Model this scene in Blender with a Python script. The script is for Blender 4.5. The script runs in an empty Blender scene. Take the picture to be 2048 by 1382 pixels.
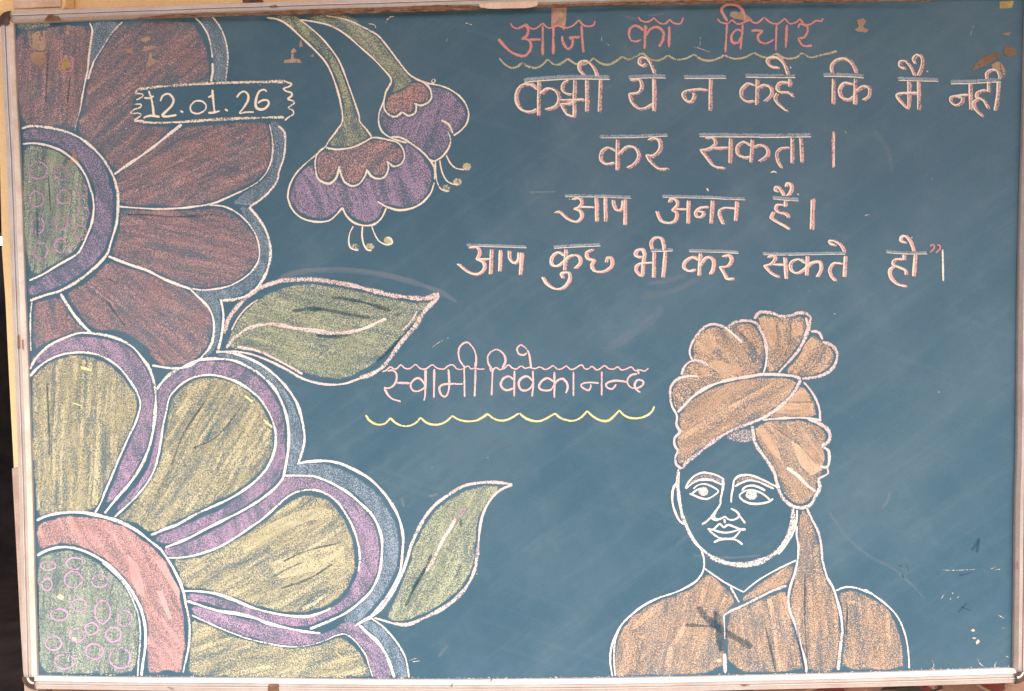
import bpy, bmesh, math, random
from mathutils import Vector, Matrix, Euler, noise
from mathutils.geometry import tessellate_polygon
random.seed(7)
R = math.radians
sc = bpy.context.scene
C = sc.collection
Z0 = 1.55                       # height of the board centre above the ground

# ---------------------------------------------------------------- camera
cam_d = bpy.data.cameras.new('camera'); cam = bpy.data.objects.new('camera', cam_d); C.objects.link(cam)
cam.location = (0.0209, -1.3845, Z0 + 0.0624)
cam.rotation_euler = (math.pi/2 - 0.04166, 0.014509, 0.019965)
cam_d.sensor_width = 36; cam_d.lens = 1500/2048*36; cam_d.clip_end = 200; cam_d.clip_start = 0.05
sc.camera = cam

# ---------------------------------------------------------------- world, sun, exposure
w = bpy.data.worlds.new('World'); sc.world = w; w.use_nodes = True
nt = w.node_tree; bg = nt.nodes['Background']
sky = nt.nodes.new('ShaderNodeTexSky'); sky.sky_type = 'NISHITA'; sky.sun_disc = False
SUN_EL, SUN_AZ = 52, 150
sky.sun_elevation = R(SUN_EL); sky.sun_rotation = R(SUN_AZ); sky.dust_density = 3.0
nt.links.new(sky.outputs[0], bg.inputs[0]); bg.inputs[1].default_value = 0.13
sd = bpy.data.lights.new('sun', 'SUN'); sun = bpy.data.objects.new('sun', sd); C.objects.link(sun)
sd.energy = 1.7; sd.angle = R(26); sd.color = (1, 0.97, 0.93)
az = R(SUN_AZ); el = R(SUN_EL)
dirv = Vector((math.sin(az)*math.cos(el), math.cos(az)*math.cos(el), math.sin(el)))   # towards the sun
sun.rotation_euler = dirv.to_track_quat('Z', 'Y').to_euler(); sun.location = (0, -3, 6)
sc.view_settings.view_transform = 'Standard'; sc.view_settings.look = 'None'
sc.view_settings.exposure = 1.18; sc.view_settings.gamma = 1
sc.cycles.transparent_max_bounces = 16

# ---------------------------------------------------------------- helpers
# the photograph was measured as a sheet seen from this survey point; P() turns sheet marks into points of the board
CR = Euler((math.pi/2 - 0.04166, 0.014509, 0.019965)).to_matrix(); CL = Vector((0.0209, -1.3845, Z0 + 0.0624))
TILE = {0: (0, 0, 1), 1: (0, 0, 3.4133), 2: (500, 0, 3.4133), 3: (0, 350, 3.4133), 4: (500, 350, 3.4133),
        5: (0, 650, 3.4133), 6: (0, 982, 3.4133), 7: (500, 850, 3.4133), 8: (500, 982, 3.4133),
        9: (1200, 600, 3.4133), 10: (1200, 982, 3.4133), 11: (1300, 850, 4.6075), 12: (1648, 982, 3.455),
        13: (980, 0, 3.7926), 14: (1508, 0, 3.7926), 15: (900, 330, 3.7926), 16: (1400, 330, 3.7926),
        17: (720, 670, 6.0235), 18: (1000, 670, 6.0235), 19: (0, 0, 6.8267)}
def P(px, py, d=0.0):
    """the point of the plane y = d that carries a mark measured at (px, py)"""
    v = CR @ Vector(((px-1024)/1500, -(py-691)/1500, -1))
    return CL + v*((d-CL.y)/v.y)
def parse(s):
    """'k:x,y x,y ...|...' -> list of strokes (lists of points in sheet units)"""
    out = []; t = TILE[0]
    for st in s.split('|'):
        pts = []
        for tok in st.replace(':', ': ').split():
            if tok.endswith(':'): t = TILE[int(tok[:-1])]; continue
            x, y = tok.split(','); pts.append((t[0]+float(x)/t[2], t[1]+float(y)/t[2]))
        if pts: out.append(pts)
    return out
def srgb(r, g, b, k=1.0):
    f = lambda c: ((c/255)/12.92 if c/255 <= 0.04045 else ((c/255+0.055)/1.055)**2.4)*k
    return (f(r), f(g), f(b), 1)
def catmull(p, step=2.5):
    if len(p) < 3:
        a, b = p[0], p[-1]; n = max(2, int(math.dist(a, b)/step))
        return [(a[0]+(b[0]-a[0])*i/n, a[1]+(b[1]-a[1])*i/n) for i in range(n+1)]
    closed = math.dist(p[0], p[-1]) < 1.0
    q = [p[-2] if closed else p[0]] + list(p) + [p[1] if closed else p[-1]]
    out = []
    for i in range(1, len(q)-2):
        p0, p1, p2, p3 = q[i-1], q[i], q[i+1], q[i+2]
        n = max(1, int(math.dist(p1, p2)/step))
        for k in range(n):
            t = k/n; t2 = t*t; t3 = t2*t
            out.append(tuple(0.5*(2*p1[j]+(p2[j]-p0[j])*t+(2*p0[j]-5*p1[j]+4*p2[j]-p3[j])*t2+(3*p1[j]-p0[j]-3*p2[j]+p3[j])*t3) for j in (0, 1)))
    out.append(tuple(p[-1])); return out
def chaikin(p, n=2):
    for _ in range(n):
        q = []
        for i in range(len(p)):
            a, b = p[i], p[(i+1) % len(p)]
            q += [(a[0]*.78+b[0]*.22, a[1]*.78+b[1]*.22), (a[0]*.22+b[0]*.78, a[1]*.22+b[1]*.78)]
        p = q
    return p
def resample(p, step, closed=True):
    out = []; m = len(p)
    for i in range(m if closed else m-1):
        a, b = p[i], p[(i+1) % m]; n = max(1, int(math.dist(a, b)/step))
        out += [(a[0]+(b[0]-a[0])*k/n, a[1]+(b[1]-a[1])*k/n) for k in range(n)]
    return out
class MB:
    """collects faces with chalk attributes and links them as one mesh object"""
    def __init__(s): s.v = []; s.f = []; s.e = []; s.d = []; s.uv = []
    def add(s, co, e=1.0, d=1.0, uv=(0, 0)):
        s.v.append(tuple(co)); s.e.append(e); s.d.append(d); s.uv.append(uv); return len(s.v)-1
    def build(s, name, mat, parent=None, kind=None, smooth=False):
        me = bpy.data.meshes.new(name)
        off = parent.matrix_world.translation if parent and parent.type == 'EMPTY' else (PO.get(parent.name, Vector()) if parent else Vector())
        me.from_pydata([(x-off[0], y-off[1], z-off[2]) for x, y, z in s.v], [], s.f)
        a = me.attributes.new('edge', 'FLOAT', 'POINT'); a.data.foreach_set('value', s.e)
        a = me.attributes.new('dens', 'FLOAT', 'POINT'); a.data.foreach_set('value', s.d)
        u = me.uv_layers.new(name='UVMap')
        for l in me.loops: u.data[l.index].uv = s.uv[l.vertex_index]
        if smooth: me.polygons.foreach_set('use_smooth', [True]*len(me.polygons))
        me.materials.append(mat); me.update()
        o = bpy.data.objects.new(name, me); C.objects.link(o)
        if parent: o.parent = parent; PO[o.name] = Vector(off)
        if kind: o['kind'] = kind
        return o
PO = {}
def empty(name, loc, label, cat, group=None):
    o = bpy.data.objects.new(name, None); C.objects.link(o); o.location = loc
    o['label'] = label; o['category'] = cat
    if group: o['group'] = group
    bpy.context.view_layer.update(); return o
def tag(o, label=None, cat=None, group=None, kind=None):
    for k, v in (('label', label), ('category', cat), ('group', group), ('kind', kind)):
        if v: o[k] = v
    return o
PXM = 1.83/2000                 # metres per sheet unit on the board
_lay = {}
def layer(base):
    n = _lay.get(base, 0); _lay[base] = (n+1) % 24
    return base + n*1.2e-5
def ribbon(mb, pts, width, dens=1.2, z=8e-4, wob=0.26, taper=0.5, jag=0.35):
    """one pull of the chalk along pts; width in sheet units"""
    p = catmull(pts, 2.2 if width < 9 else 3.0); n = len(p); L = 0
    if n < 2: return
    seed = random.random()*100; pk = (random.random()*5, random.random()*5)
    zb = layer(z); prev = None; width *= .93
    for i in range(n):
        a = p[max(0, i-1)]; b = p[min(n-1, i+1)]
        dx, dy = b[0]-a[0], b[1]-a[1]; l = math.hypot(dx, dy) or 1e-6
        nx, ny = -dy/l, dx/l
        if i: L += math.dist(p[i-1], p[i])
        t = i/(n-1); en = min(t, 1-t)*(n-1)*2.2/width
        hw = width/2*(1+wob*2*(noise.noise((L*0.035, seed, 0))))*(taper+(1-taper)*min(1, en+0.25))
        dd = dens*(.93+0.32*noise.noise((L*0.03, seed+9, 3)))
        row = []
        for c, e in ((-1, 0), (-.55, .84), (0, 1), (.55, .84), (1, 0)):
            j = hw*c*(1+jag*0.5*noise.noise((L*0.22, c*3+seed, 7)))
            q = P(p[i][0]+nx*j, p[i][1]+ny*j, -(zb+i*2.5e-7))
            row.append(mb.add(q, e, dd, (L*PXM+pk[0], c*hw*PXM+pk[1])))
        if prev:
            for k in range(4): mb.f.append((prev[k], row[k], row[k+1], prev[k+1]))
        prev = row
def area(p): return sum(p[i][0]*p[(i+1) % len(p)][1]-p[(i+1) % len(p)][0]*p[i][1] for i in range(len(p)))/2
def fill(mb, pts, dens=.62, ang=90, z=3e-4, ragged=2.4, rim=2.6, round_=1, grow=1.6, pulls=0):
    if dens < 1.0: dens *= .74
    """a patch rubbed in with the side of the chalk; ang is the direction of the rubbing"""
    p = chaikin(pts, round_) if round_ else list(pts)
    p = resample(p, 3.2)
    if area(p) < 0: p.reverse()
    n = len(p); zb = layer(z); ca, sa = math.cos(R(ang)), math.sin(R(ang)); sd = random.random()*50
    ring = []
    for i in range(n):
        a = p[i-2]; b = p[(i+2) % n]; dx, dy = b[0]-a[0], b[1]-a[1]; l = math.hypot(dx, dy) or 1
        nx, ny = -dy/l, dx/l
        r = ragged*(0.5+1.1*noise.noise((p[i][0]*.045, p[i][1]*.045, sd))+0.5*noise.noise((p[i][0]*.2, p[i][1]*.2, sd))) - grow
        ring.append(((p[i][0]+nx*r, p[i][1]+ny*r), (p[i][0]+nx*(r+rim), p[i][1]+ny*(r+rim))))
    def uv(q): return ((q[0]*ca+q[1]*sa)*PXM+sd, (-q[0]*sa+q[1]*ca)*PXM)
    o = [mb.add(P(a[0], a[1], -zb), 0, dens, uv(a)) for a, b in ring]
    s = [mb.add(P(b[0], b[1], -zb), 1, dens, uv(b)) for a, b in ring]
    for i in range(n): mb.f.append((o[i], o[(i+1) % n], s[(i+1) % n], s[i]))
    for t in tessellate_polygon([[Vector((b[0], b[1], 0)) for a, b in ring]]): mb.f.append(tuple(s[k] for k in t))
    if pulls:                       # broad overlapping pulls with the side of the chalk, laid inside the patch
        rot = [(b[0]*ca+b[1]*sa, -b[0]*sa+b[1]*ca) for a, b in ring]
        v0, v1 = min(q[1] for q in rot), max(q[1] for q in rot); v = v0+random.uniform(4, 9)
        while v < v1-3:
            xs = []
            for i in range(n):
                (ax, ay), (bx, by) = rot[i], rot[(i+1) % n]
                if (ay-v)*(by-v) < 0: xs.append(ax+(bx-ax)*(v-ay)/(by-ay))
            xs.sort()
            for k in range(0, len(xs)-1, 2):
                x0, x1 = xs[k], xs[k+1]
                if x1-x0 < 16: continue
                cuts = [x0+random.uniform(1, 8)]
                while x1-cuts[-1] > 110 and random.random() < .6: cuts.append(cuts[-1]+random.uniform(50, min(150, x1-cuts[-1]-30)))
                cuts.append(x1-random.uniform(1, 9))
                for c0, c1 in zip(cuts, cuts[1:]):
                    if c1-c0 < 10: continue
                    bow = random.uniform(-3, 3); pp = []
                    for j in range(5):
                        u = j/4; X = c0+(c1-c0)*u; Y = v+bow*4*u*(1-u)+random.uniform(-1, 1)
                        pp.append((X*ca-Y*sa, X*sa+Y*ca))
                    w0 = random.uniform(9, 17)
                    ribbon(mb, pp, w0, pulls*random.uniform(.25, 1.0), z+1.2e-4, taper=.8, wob=.1, jag=.2)
            v += random.uniform(7, 15)

# ---------------------------------------------------------------- materials
def mat(name):
    m = bpy.data.materials.new(name); m.use_nodes = True; t = m.node_tree; t.nodes.clear()
    o = t.nodes.new('ShaderNodeOutputMaterial'); return m, t, o
def N(t, typ, ins={}, **kw):
    n = t.nodes.new(typ)
    for k, v in kw.items(): setattr(n, k, v)
    for k, v in ins.items():
        if isinstance(v, bpy.types.NodeSocket): t.links.new(v, n.inputs[k])
        else: n.inputs[k].default_value = v
    return n
def M(t, op, a, b=0.0, c=None, clamp=False):
    n = t.nodes.new('ShaderNodeMath'); n.operation = op; n.use_clamp = clamp
    for i, v in enumerate((a, b) if c is None else (a, b, c)):
        if isinstance(v, bpy.types.NodeSocket): t.links.new(v, n.inputs[i])
        else: n.inputs[i].default_value = v
    return n.outputs[0]
def mix(t, f, a, b, mode='MIX'):
    n = t.nodes.new('ShaderNodeMix'); n.data_type = 'RGBA'; n.blend_type = mode
    for s, v in ((n.inputs[0], f), (n.inputs[6], a), (n.inputs[7], b)):
        if isinstance(v, bpy.types.NodeSocket): t.links.new(v, s)
        else: s.default_value = v
    return n.outputs[2]
def ramp(t, fac, lo, hi, a=0.0, b=1.0):
    return N(t, 'ShaderNodeMapRange', {0: fac, 1: lo, 2: hi, 3: a, 4: b}, clamp=True).outputs[0]
def chalk(name, col, col2=None, streak=.35, patch=.25, grain=640, soft=.24, dust=.16, contrast=False):
    m, t, o = mat(name)
    pos = N(t, 'ShaderNodeNewGeometry').outputs['Position']; uv = N(t, 'ShaderNodeTexCoord').outputs['UV']
    g1 = N(t, 'ShaderNodeTexNoise', {'Vector': pos, 'Scale': grain, 'Detail': 2.0, 'Roughness': .6}).outputs[0]
    g = ramp(t, g1, .30, .70)
    warp = N(t, 'ShaderNodeTexNoise', {'Vector': pos, 'Scale': 9, 'Detail': 1.0}).outputs['Color']
    uvw = N(t, 'ShaderNodeVectorMath', {0: uv, 1: N(t, 'ShaderNodeVectorMath', {0: warp, 3: .05}, operation='SCALE').outputs[0]}, operation='ADD').outputs[0]
    mp = N(t, 'ShaderNodeMapping', {'Vector': uvw, 'Scale': (9, 55, 1)}).outputs[0]
    st = ramp(t, N(t, 'ShaderNodeTexNoise', {'Vector': mp, 'Scale': 1.0, 'Detail': 3.0, 'Roughness': .65}).outputs[0], .3, .7, -1, 1)
    pa = ramp(t, N(t, 'ShaderNodeTexNoise', {'Vector': pos, 'Scale': 17, 'Detail': 3.0}).outputs[0], .3, .7, -1, 1)
    ed = N(t, 'ShaderNodeAttribute', attribute_name='edge').outputs['Fac']
    de = N(t, 'ShaderNodeAttribute', attribute_name='dens').outputs['Fac']
    var = M(t, 'ADD', M(t, 'MULTIPLY_ADD', st, streak, 1.0), M(t, 'MULTIPLY', pa, patch))
    D = M(t, 'MULTIPLY', M(t, 'MULTIPLY', de, var), M(t, 'POWER', ed, .6))
    th = M(t, 'SUBTRACT', 1.0, D)
    a = N(t, 'ShaderNodeMapRange', {0: g, 1: M(t, 'SUBTRACT', th, soft), 2: M(t, 'ADD', th, soft), 3: 0., 4: 1.}, clamp=True).outputs[0]
    a = M(t, 'MULTIPLY', a, M(t, 'GREATER_THAN', ed, 0.001))
    a = M(t, 'MAXIMUM', M(t, 'MULTIPLY', a, .95), M(t, 'MULTIPLY', D, dust), clamp=True)
    lum = ramp(t, g, .2, 1.0, .72, 1.05)
    c = mix(t, ramp(t, M(t, 'ADD', pa, M(t, 'MULTIPLY', g, .6)), -.8, 1.4), col, col2 or tuple(x*.78 for x in col[:3])+(1,))
    lc = N(t, 'ShaderNodeCombineColor', {0: lum, 1: lum, 2: lum}).outputs[0]
    c = mix(t, 1.0 if contrast else 0.0, c, lc, 'MULTIPLY')
    bs = N(t, 'ShaderNodeBsdfDiffuse', {'Color': c, 'Roughness': 1.0})
    mx = N(t, 'ShaderNodeMixShader', {0: a, 1: N(t, 'ShaderNodeBsdfTransparent').outputs[0], 2: bs.outputs[0]})
    t.links.new(mx.outputs[0], o.inputs[0]); return m
K = {
 'white': chalk('white_chalk', srgb(251, 244, 236), srgb(239, 223, 213), .2, .2, grain=470),
 'grainy': chalk('grainy_white_chalk', srgb(248, 233, 225), srgb(223, 201, 195), .2, .2, dust=.22, grain=470),
 'cream': chalk('cream_chalk', srgb(250, 240, 224), srgb(243, 227, 210), .2, .15, grain=470),
 'pink': chalk('pink_chalk', srgb(234, 198, 193), srgb(215, 171, 166), .25, .2, dust=.25, grain=470),
 'rose': chalk('rose_chalk', srgb(246, 218, 211), srgb(238, 198, 194), .2, .15, dust=.25, grain=470),
 'red': chalk('red_chalk', srgb(224, 190, 186), srgb(192, 160, 160), 0.55, 0.3, dust=.2, contrast=True),
 'coral': chalk('coral_chalk', srgb(238, 196, 190), srgb(216, 172, 166), 0.4, 0.22, dust=.2, contrast=True),
 'purple': chalk('purple_chalk', srgb(216, 192, 212), srgb(182, 164, 190), 0.5, 0.3, dust=.2, contrast=True),
 'violet': chalk('violet_chalk', srgb(221, 181, 213), srgb(195, 155, 187), .3, .3, dust=.25),
 'blue': chalk('blue_chalk', srgb(190, 202, 212), srgb(156, 172, 186), 0.4, 0.26, dust=.2, contrast=True),
 'yellow': chalk('yellow_chalk', srgb(245, 237, 180), srgb(232, 216, 153), .3, .25, dust=.25),
 'ochre': chalk('ochre_chalk', srgb(232, 222, 188), srgb(204, 195, 162), 0.55, 0.28, dust=.2, contrast=True),
 'green': chalk('green_chalk', srgb(212, 216, 196), srgb(172, 182, 164), 0.5, 0.28, dust=.2, contrast=True),
 'olive': chalk('olive_chalk', srgb(222, 221, 190), srgb(190, 194, 164), 0.45, 0.26, dust=.2, contrast=True),
 'orange': chalk('orange_chalk', srgb(240, 212, 184), srgb(220, 188, 160), 0.5, 0.26, dust=.2, contrast=True),
}
K['scrap'] = chalk('dry_glue_and_tape', srgb(204, 178, 158), srgb(160, 132, 112), .5, .55, grain=260, soft=.1, dust=.35)
K['gum'] = chalk('brown_glue', srgb(168, 144, 118), srgb(126, 100, 82), .6, .5, grain=260, soft=.12, dust=.35)
K['lilac'] = chalk('lilac_chalk', srgb(218, 190, 210), srgb(196, 168, 192), .45, .3, dust=.22, contrast=True)
def dusty(name, col, amt):
    """wiped chalk: a soft film without grain"""
    m, t, o = mat(name)
    pos = N(t, 'ShaderNodeNewGeometry').outputs['Position']; uv = N(t, 'ShaderNodeTexCoord').outputs['UV']
    mp = N(t, 'ShaderNodeMapping', {'Vector': uv, 'Scale': (4, 90, 1)}).outputs[0]
    st = ramp(t, N(t, 'ShaderNodeTexNoise', {'Vector': mp, 'Scale': 1.0, 'Detail': 3.0}).outputs[0], .3, .7, .45, 1)
    ed = N(t, 'ShaderNodeAttribute', attribute_name='edge').outputs['Fac']
    de = N(t, 'ShaderNodeAttribute', attribute_name='dens').outputs['Fac']
    a = M(t, 'MULTIPLY', M(t, 'MULTIPLY', st, amt), M(t, 'MULTIPLY', de, N(t, 'ShaderNodeMapRange', {0: ed}, interpolation_type='SMOOTHSTEP').outputs[0]), clamp=True)
    bs = N(t, 'ShaderNodeBsdfDiffuse', {'Color': col})
    mx = N(t, 'ShaderNodeMixShader', {0: a, 1: N(t, 'ShaderNodeBsdfTransparent').outputs[0], 2: bs.outputs[0]})
    t.links.new(mx.outputs[0], o.inputs[0]); return m
K['dust'] = dusty('wiped_chalk', srgb(190, 184, 182), .26)
K['wet'] = dusty('wiped_clean_paint', srgb(52, 84, 98), .58)

def board_material():
    m, t, o = mat('chalkboard_paint')
    pos = N(t, 'ShaderNodeNewGeometry').outputs['Position']
    base = srgb(44, 84, 103)
    def nz(sc_, det, ro=.5, vec=None): return N(t, 'ShaderNodeTexNoise', {'Vector': vec or pos, 'Scale': sc_, 'Detail': det, 'Roughness': ro}).outputs[0]
    big = ramp(t, nz(1.4, 4), .35, .68)
    def turned(ang, sx, sz):
        r = N(t, 'ShaderNodeMapping', {'Vector': pos, 'Rotation': (0, R(ang), 0)}).outputs[0]
        return N(t, 'ShaderNodeMapping', {'Vector': r, 'Scale': (sx, 1, sz)}).outputs[0]
    wipe = ramp(t, nz(1.6, 5, .6, turned(42, 1.0, 3.2)), .45, .78)
    wipe2 = ramp(t, nz(1.8, 5, .62, turned(-62, 1.0, 6.0)), .5, .8)
    c = mix(t, M(t, 'MULTIPLY', big, .4), base, srgb(56, 87, 103))
    c = mix(t, M(t, 'MULTIPLY', wipe, .15), c, srgb(150, 162, 168))
    c = mix(t, M(t, 'MULTIPLY', wipe2, .07), c, srgb(150, 162, 168))
    sw = ramp(t, nz(3.2, 6, .7, turned(35, 1.0, 14.0)), .5, .75)
    c = mix(t, M(t, 'MULTIPLY', sw, .055), c, srgb(175, 180, 180))
    sw2 = ramp(t, nz(2.4, 6, .7, turned(-20, 1.0, 22.0)), .54, .75)
    c = mix(t, M(t, 'MULTIPLY', sw2, .04), c, srgb(175, 180, 180))
    cl_ = ramp(t, nz(9, 6, .7), .5, .8)
    c = mix(t, M(t, 'MULTIPLY', cl_, .08), c, srgb(165, 172, 174))
    gr = ramp(t, nz(520, 2, .6), .3, .7)
    c = mix(t, M(t, 'MULTIPLY', gr, .13), c, srgb(150, 166, 172))
    sp = ramp(t, N(t, 'ShaderNodeTexVoronoi', {'Vector': pos, 'Scale': 26, 'Randomness': 1.0}).outputs['Distance'], .02, .035, 1, 0)
    spm = ramp(t, nz(5, 2), .58, .62)
    c = mix(t, M(t, 'MULTIPLY', sp, spm), c, srgb(205, 205, 200))
    rg = ramp(t, M(t, 'ADD', wipe, gr), 0, 2, .42, .62)
    bmp = N(t, 'ShaderNodeBump', {'Strength': .12, 'Distance': .0006, 'Height': gr}).outputs[0]
    b = N(t, 'ShaderNodeBsdfPrincipled', {'Base Color': c, 'Roughness': rg, 'Normal': bmp, 'Specular IOR Level': .32})
    t.links.new(b.outputs[0], o.inputs[0]); return m
K['board'] = board_material()
def simple(name, col, rough=.6, metal=0., var=None, vscale=8, fine=0., bump=0., streak=None):
    m, t, o = mat(name)
    pos = N(t, 'ShaderNodeNewGeometry').outputs['Position']
    c = col
    if var:
        v = pos if not streak else N(t, 'ShaderNodeMapping', {'Vector': pos, 'Scale': streak}).outputs[0]
        n = ramp(t, N(t, 'ShaderNodeTexNoise', {'Vector': v, 'Scale': vscale, 'Detail': 5.0, 'Roughness': .62}).outputs[0], .36, .68)
        c = mix(t, n, col, var)
    g = N(t, 'ShaderNodeTexNoise', {'Vector': pos, 'Scale': 260, 'Detail': 3.0}).outputs[0]
    if fine: c = mix(t, M(t, 'MULTIPLY', ramp(t, g, .4, .8), fine), c, (.02, .015, .01, 1))
    ins = {'Base Color': c, 'Roughness': rough, 'Metallic': metal}
    if bump: ins['Normal'] = N(t, 'ShaderNodeBump', {'Strength': bump, 'Distance': .002, 'Height': g}).outputs[0]
    b = N(t, 'ShaderNodeBsdfPrincipled', ins); t.links.new(b.outputs[0], o.inputs[0]); return m
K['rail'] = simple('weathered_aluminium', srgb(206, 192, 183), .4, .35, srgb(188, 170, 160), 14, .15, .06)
K['lip'] = simple('pale_trim_and_lip_highlight', srgb(242, 230, 218), .38, .15, srgb(222, 200, 184), 30, .12)  # paler than the rail: paints light on the lips; also cap ridges, crumbs
K['cap'] = simple('black_plastic_cap', srgb(58, 44, 40), .45, 0, srgb(96, 66, 52), 60, .3, .2)
K['rust'] = simple('brown_tape_glue', srgb(150, 112, 84), .85, 0, srgb(84, 52, 38), 60, .5, .5, (1, 1, 6))
K['tape'] = simple('old_masking_tape', srgb(196, 160, 140), .8, 0, srgb(158, 118, 100), 50, .35, .3)
K['paletape'] = simple('pale_tape', srgb(236, 210, 188), .7, 0, srgb(214, 180, 154), 30, .2, .1)
K['wall'] = simple('cream_wall_paint', srgb(250, 216, 164), .85, 0, srgb(244, 204, 148), 4, .15, .25)
K['post'] = simple('painted_post', srgb(206, 184, 168), .55, 0, srgb(180, 150, 134), 10, .3, .1)
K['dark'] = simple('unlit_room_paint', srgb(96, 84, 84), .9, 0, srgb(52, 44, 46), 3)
K['ledge_bounce'] = simple('warm_bounce_paint', srgb(244, 178, 108), .9, 0, srgb(232, 164, 96), 3)  # for the added ledge, tinted to bounce warm light onto the upper board
K['ground'] = simple('sandy_ground', srgb(190, 174, 154), .9, 0, srgb(170, 154, 134), 2, .2, .3)

# ---------------------------------------------------------------- the place behind and around the board
def quadbox(name, corners, d0, d1, m, parent=None, kind=None, bev=0.0):
    """a slab whose front outline is measured on the sheet; d0 front depth, d1 back depth"""
    bm = bmesh.new(); off = parent.matrix_world.translation if parent else Vector()
    f = [P(x, y, d0) for x, y in corners]; n = len(f)
    a = [bm.verts.new(p-off) for p in f]; b = [bm.verts.new(Vector((p.x, d1, p.z))-off) for p in f]
    bm.faces.new(a); bm.faces.new(b[::-1])
    for i in range(n): bm.faces.new((a[i], b[i], b[(i+1) % n], a[(i+1) % n]))
    bmesh.ops.recalc_face_normals(bm, faces=bm.faces[:])
    if bev: bmesh.ops.bevel(bm, geom=bm.edges[:], offset=bev, segments=2, affect='EDGES', profile=.6)
    me = bpy.data.meshes.new(name); bm.to_mesh(me); bm.free(); me.materials.append(m)
    o = bpy.data.objects.new(name, me); C.objects.link(o)
    if parent: o.parent = parent; PO[o.name] = Vector(off)
    if kind: o['kind'] = kind
    return o
def box(name, lo, hi, m, parent=None, kind=None, bev=0.0):
    bm = bmesh.new(); bmesh.ops.create_cube(bm, size=1); off = parent.matrix_world.translation if parent else Vector()
    for v in bm.verts: v.co = Vector([lo[k]+(hi[k]-lo[k])*(v.co[k]+.5) for k in range(3)])-off
    if bev: bmesh.ops.bevel(bm, geom=bm.edges[:], offset=bev, segments=2, affect='EDGES')
    me = bpy.data.meshes.new(name); bm.to_mesh(me); bm.free(); me.materials.append(m)
    o = bpy.data.objects.new(name, me); C.objects.link(o)
    if parent: o.parent = parent; PO[o.name] = Vector(off)
    if kind: o['kind'] = kind
    return o
box('ground', (-12, -14, -.2), (12, 6, 0), K['ground'], kind='structure')
WD = .06                       # the wall stands this far behind the board face
def wx(px, py): return P(px, py, WD)
edge_px = [(-40, 180), (0, 330), (4, 500), (11, 600), (18, 750), (28, 940), (40, 1180), (50, 1400)]
edge = [wx(*p) for p in edge_px]
top = Vector((edge[0].x-.03, WD, 3.3)); bot = Vector((edge[-1].x+.03, WD, 0))
prof = [top] + edge + [bot, Vector((4.2, WD, 0)), Vector((4.2, WD, 3.3))]
bm = bmesh.new()
a = [bm.verts.new(p) for p in prof]; b = [bm.verts.new(p+Vector((0, .23, 0))) for p in prof]
bm.faces.new(a); bm.faces.new(b[::-1])
for i in range(len(a)): bm.faces.new((a[i], b[i], b[(i+1) % len(a)], a[(i+1) % len(a)]))
bmesh.ops.recalc_face_normals(bm, faces=bm.faces[:])
me = bpy.data.meshes.new('wall'); bm.to_mesh(me); bm.free(); me.materials.append(K['wall'])
wall = bpy.data.objects.new('wall', me); C.objects.link(wall)
tag(wall, 'cream painted wall with an uneven edge behind the chalkboard', 'wall')
# the unlit room seen past the wall's left edge
room = empty('dark_room', (-2.6, 2, 0), 'unlit dark room seen through the opening left of the chalkboard', 'room')
box('back_wall', (-5, 3.2, 0), (-.2, 3.3, 3.3), K['dark'], room)
box('side_wall', (-5.1, .06, 0), (-5, 3.3, 3.3), K['dark'], room)
box('partition', (-.25, .3, 0), (-.2, 3.2, 3.3), K['dark'], room)
box('ceiling', (-5.1, .3, 3.3), (-.2, 3.3, 3.39), K['dark'], room)
box('front_wall', (-5.0, .06, 0), (-2.2, .2, 3.3), K['wall'], room)
box('room_floor', (-5.0, .3, .004), (-.25, 3.2, .03), K['dark'], room)
m, t, o_ = mat('lamp_glow'); t.links.new(N(t, 'ShaderNodeEmission', {'Color': (.9, .95, 1, 1), 'Strength': 6}).outputs[0], o_.inputs[0]); K['glow'] = m
lamp = empty('tube_lamp', P(-8, 484, 2.9), 'white tube lamp glowing in the dark room at the left edge', 'lamp')
quadbox('lamp_tube', [(-60, 470), (8, 474), (8, 490), (-60, 486)], 2.86, 2.89, K['glow'], lamp)
quadbox('lamp_body', [(-64, 462), (12, 466), (12, 474), (-64, 470)], 2.84, 2.95, K['post'], lamp)
# unseen ledge above the picture, added and sized to shade the upper board
box('shade_ledge', (-5.2, -.78, 2.62), (4.2, .3, 2.72), K['ledge_bounce'], kind='structure')
# switch box on the wall and a bracket above the rail
sb = empty('switch_box', P(62, 12, WD), 'stained beige switch box on the wall above the board\'s left corner', 'switch box')
quadbox('box_body', [(-10, -60), (130, -64), (131, 14), (124, 21), (60, 25), (6, 24), (-8, 16)], .028, WD-.002, K['wall'], sb, bev=.004)
quadbox('cover_plate', [(20, -50), (122, -54), (121, 13), (26, 17)], .024, .0275, K['paletape'], sb, bev=.001)
mb = MB(); fill(mb, [(24, 16), (60, 18), (120, 13), (121, 16), (60, 21), (30, 21)], ragged=1.5, rim=1, z=-.0)
for i, v in enumerate(mb.v): mb.v[i] = (v[0], .0236, v[2])
mb.build('grime_streak', K['rust'], sb)
br = empty('wall_bracket', P(498, 4, WD), 'small brown bracket on the wall above the top rail', 'bracket')
quadbox('bracket_plate', [(484, -14), (513, -15), (513, 9), (485, 11)], .02, WD-.002, K['rust'], br, bev=.001)
quadbox('bracket_tab', [(497, -13), (512, -14), (512, 5), (498, 6)], .012, .0195, K['cap'], br, bev=.001)

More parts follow.
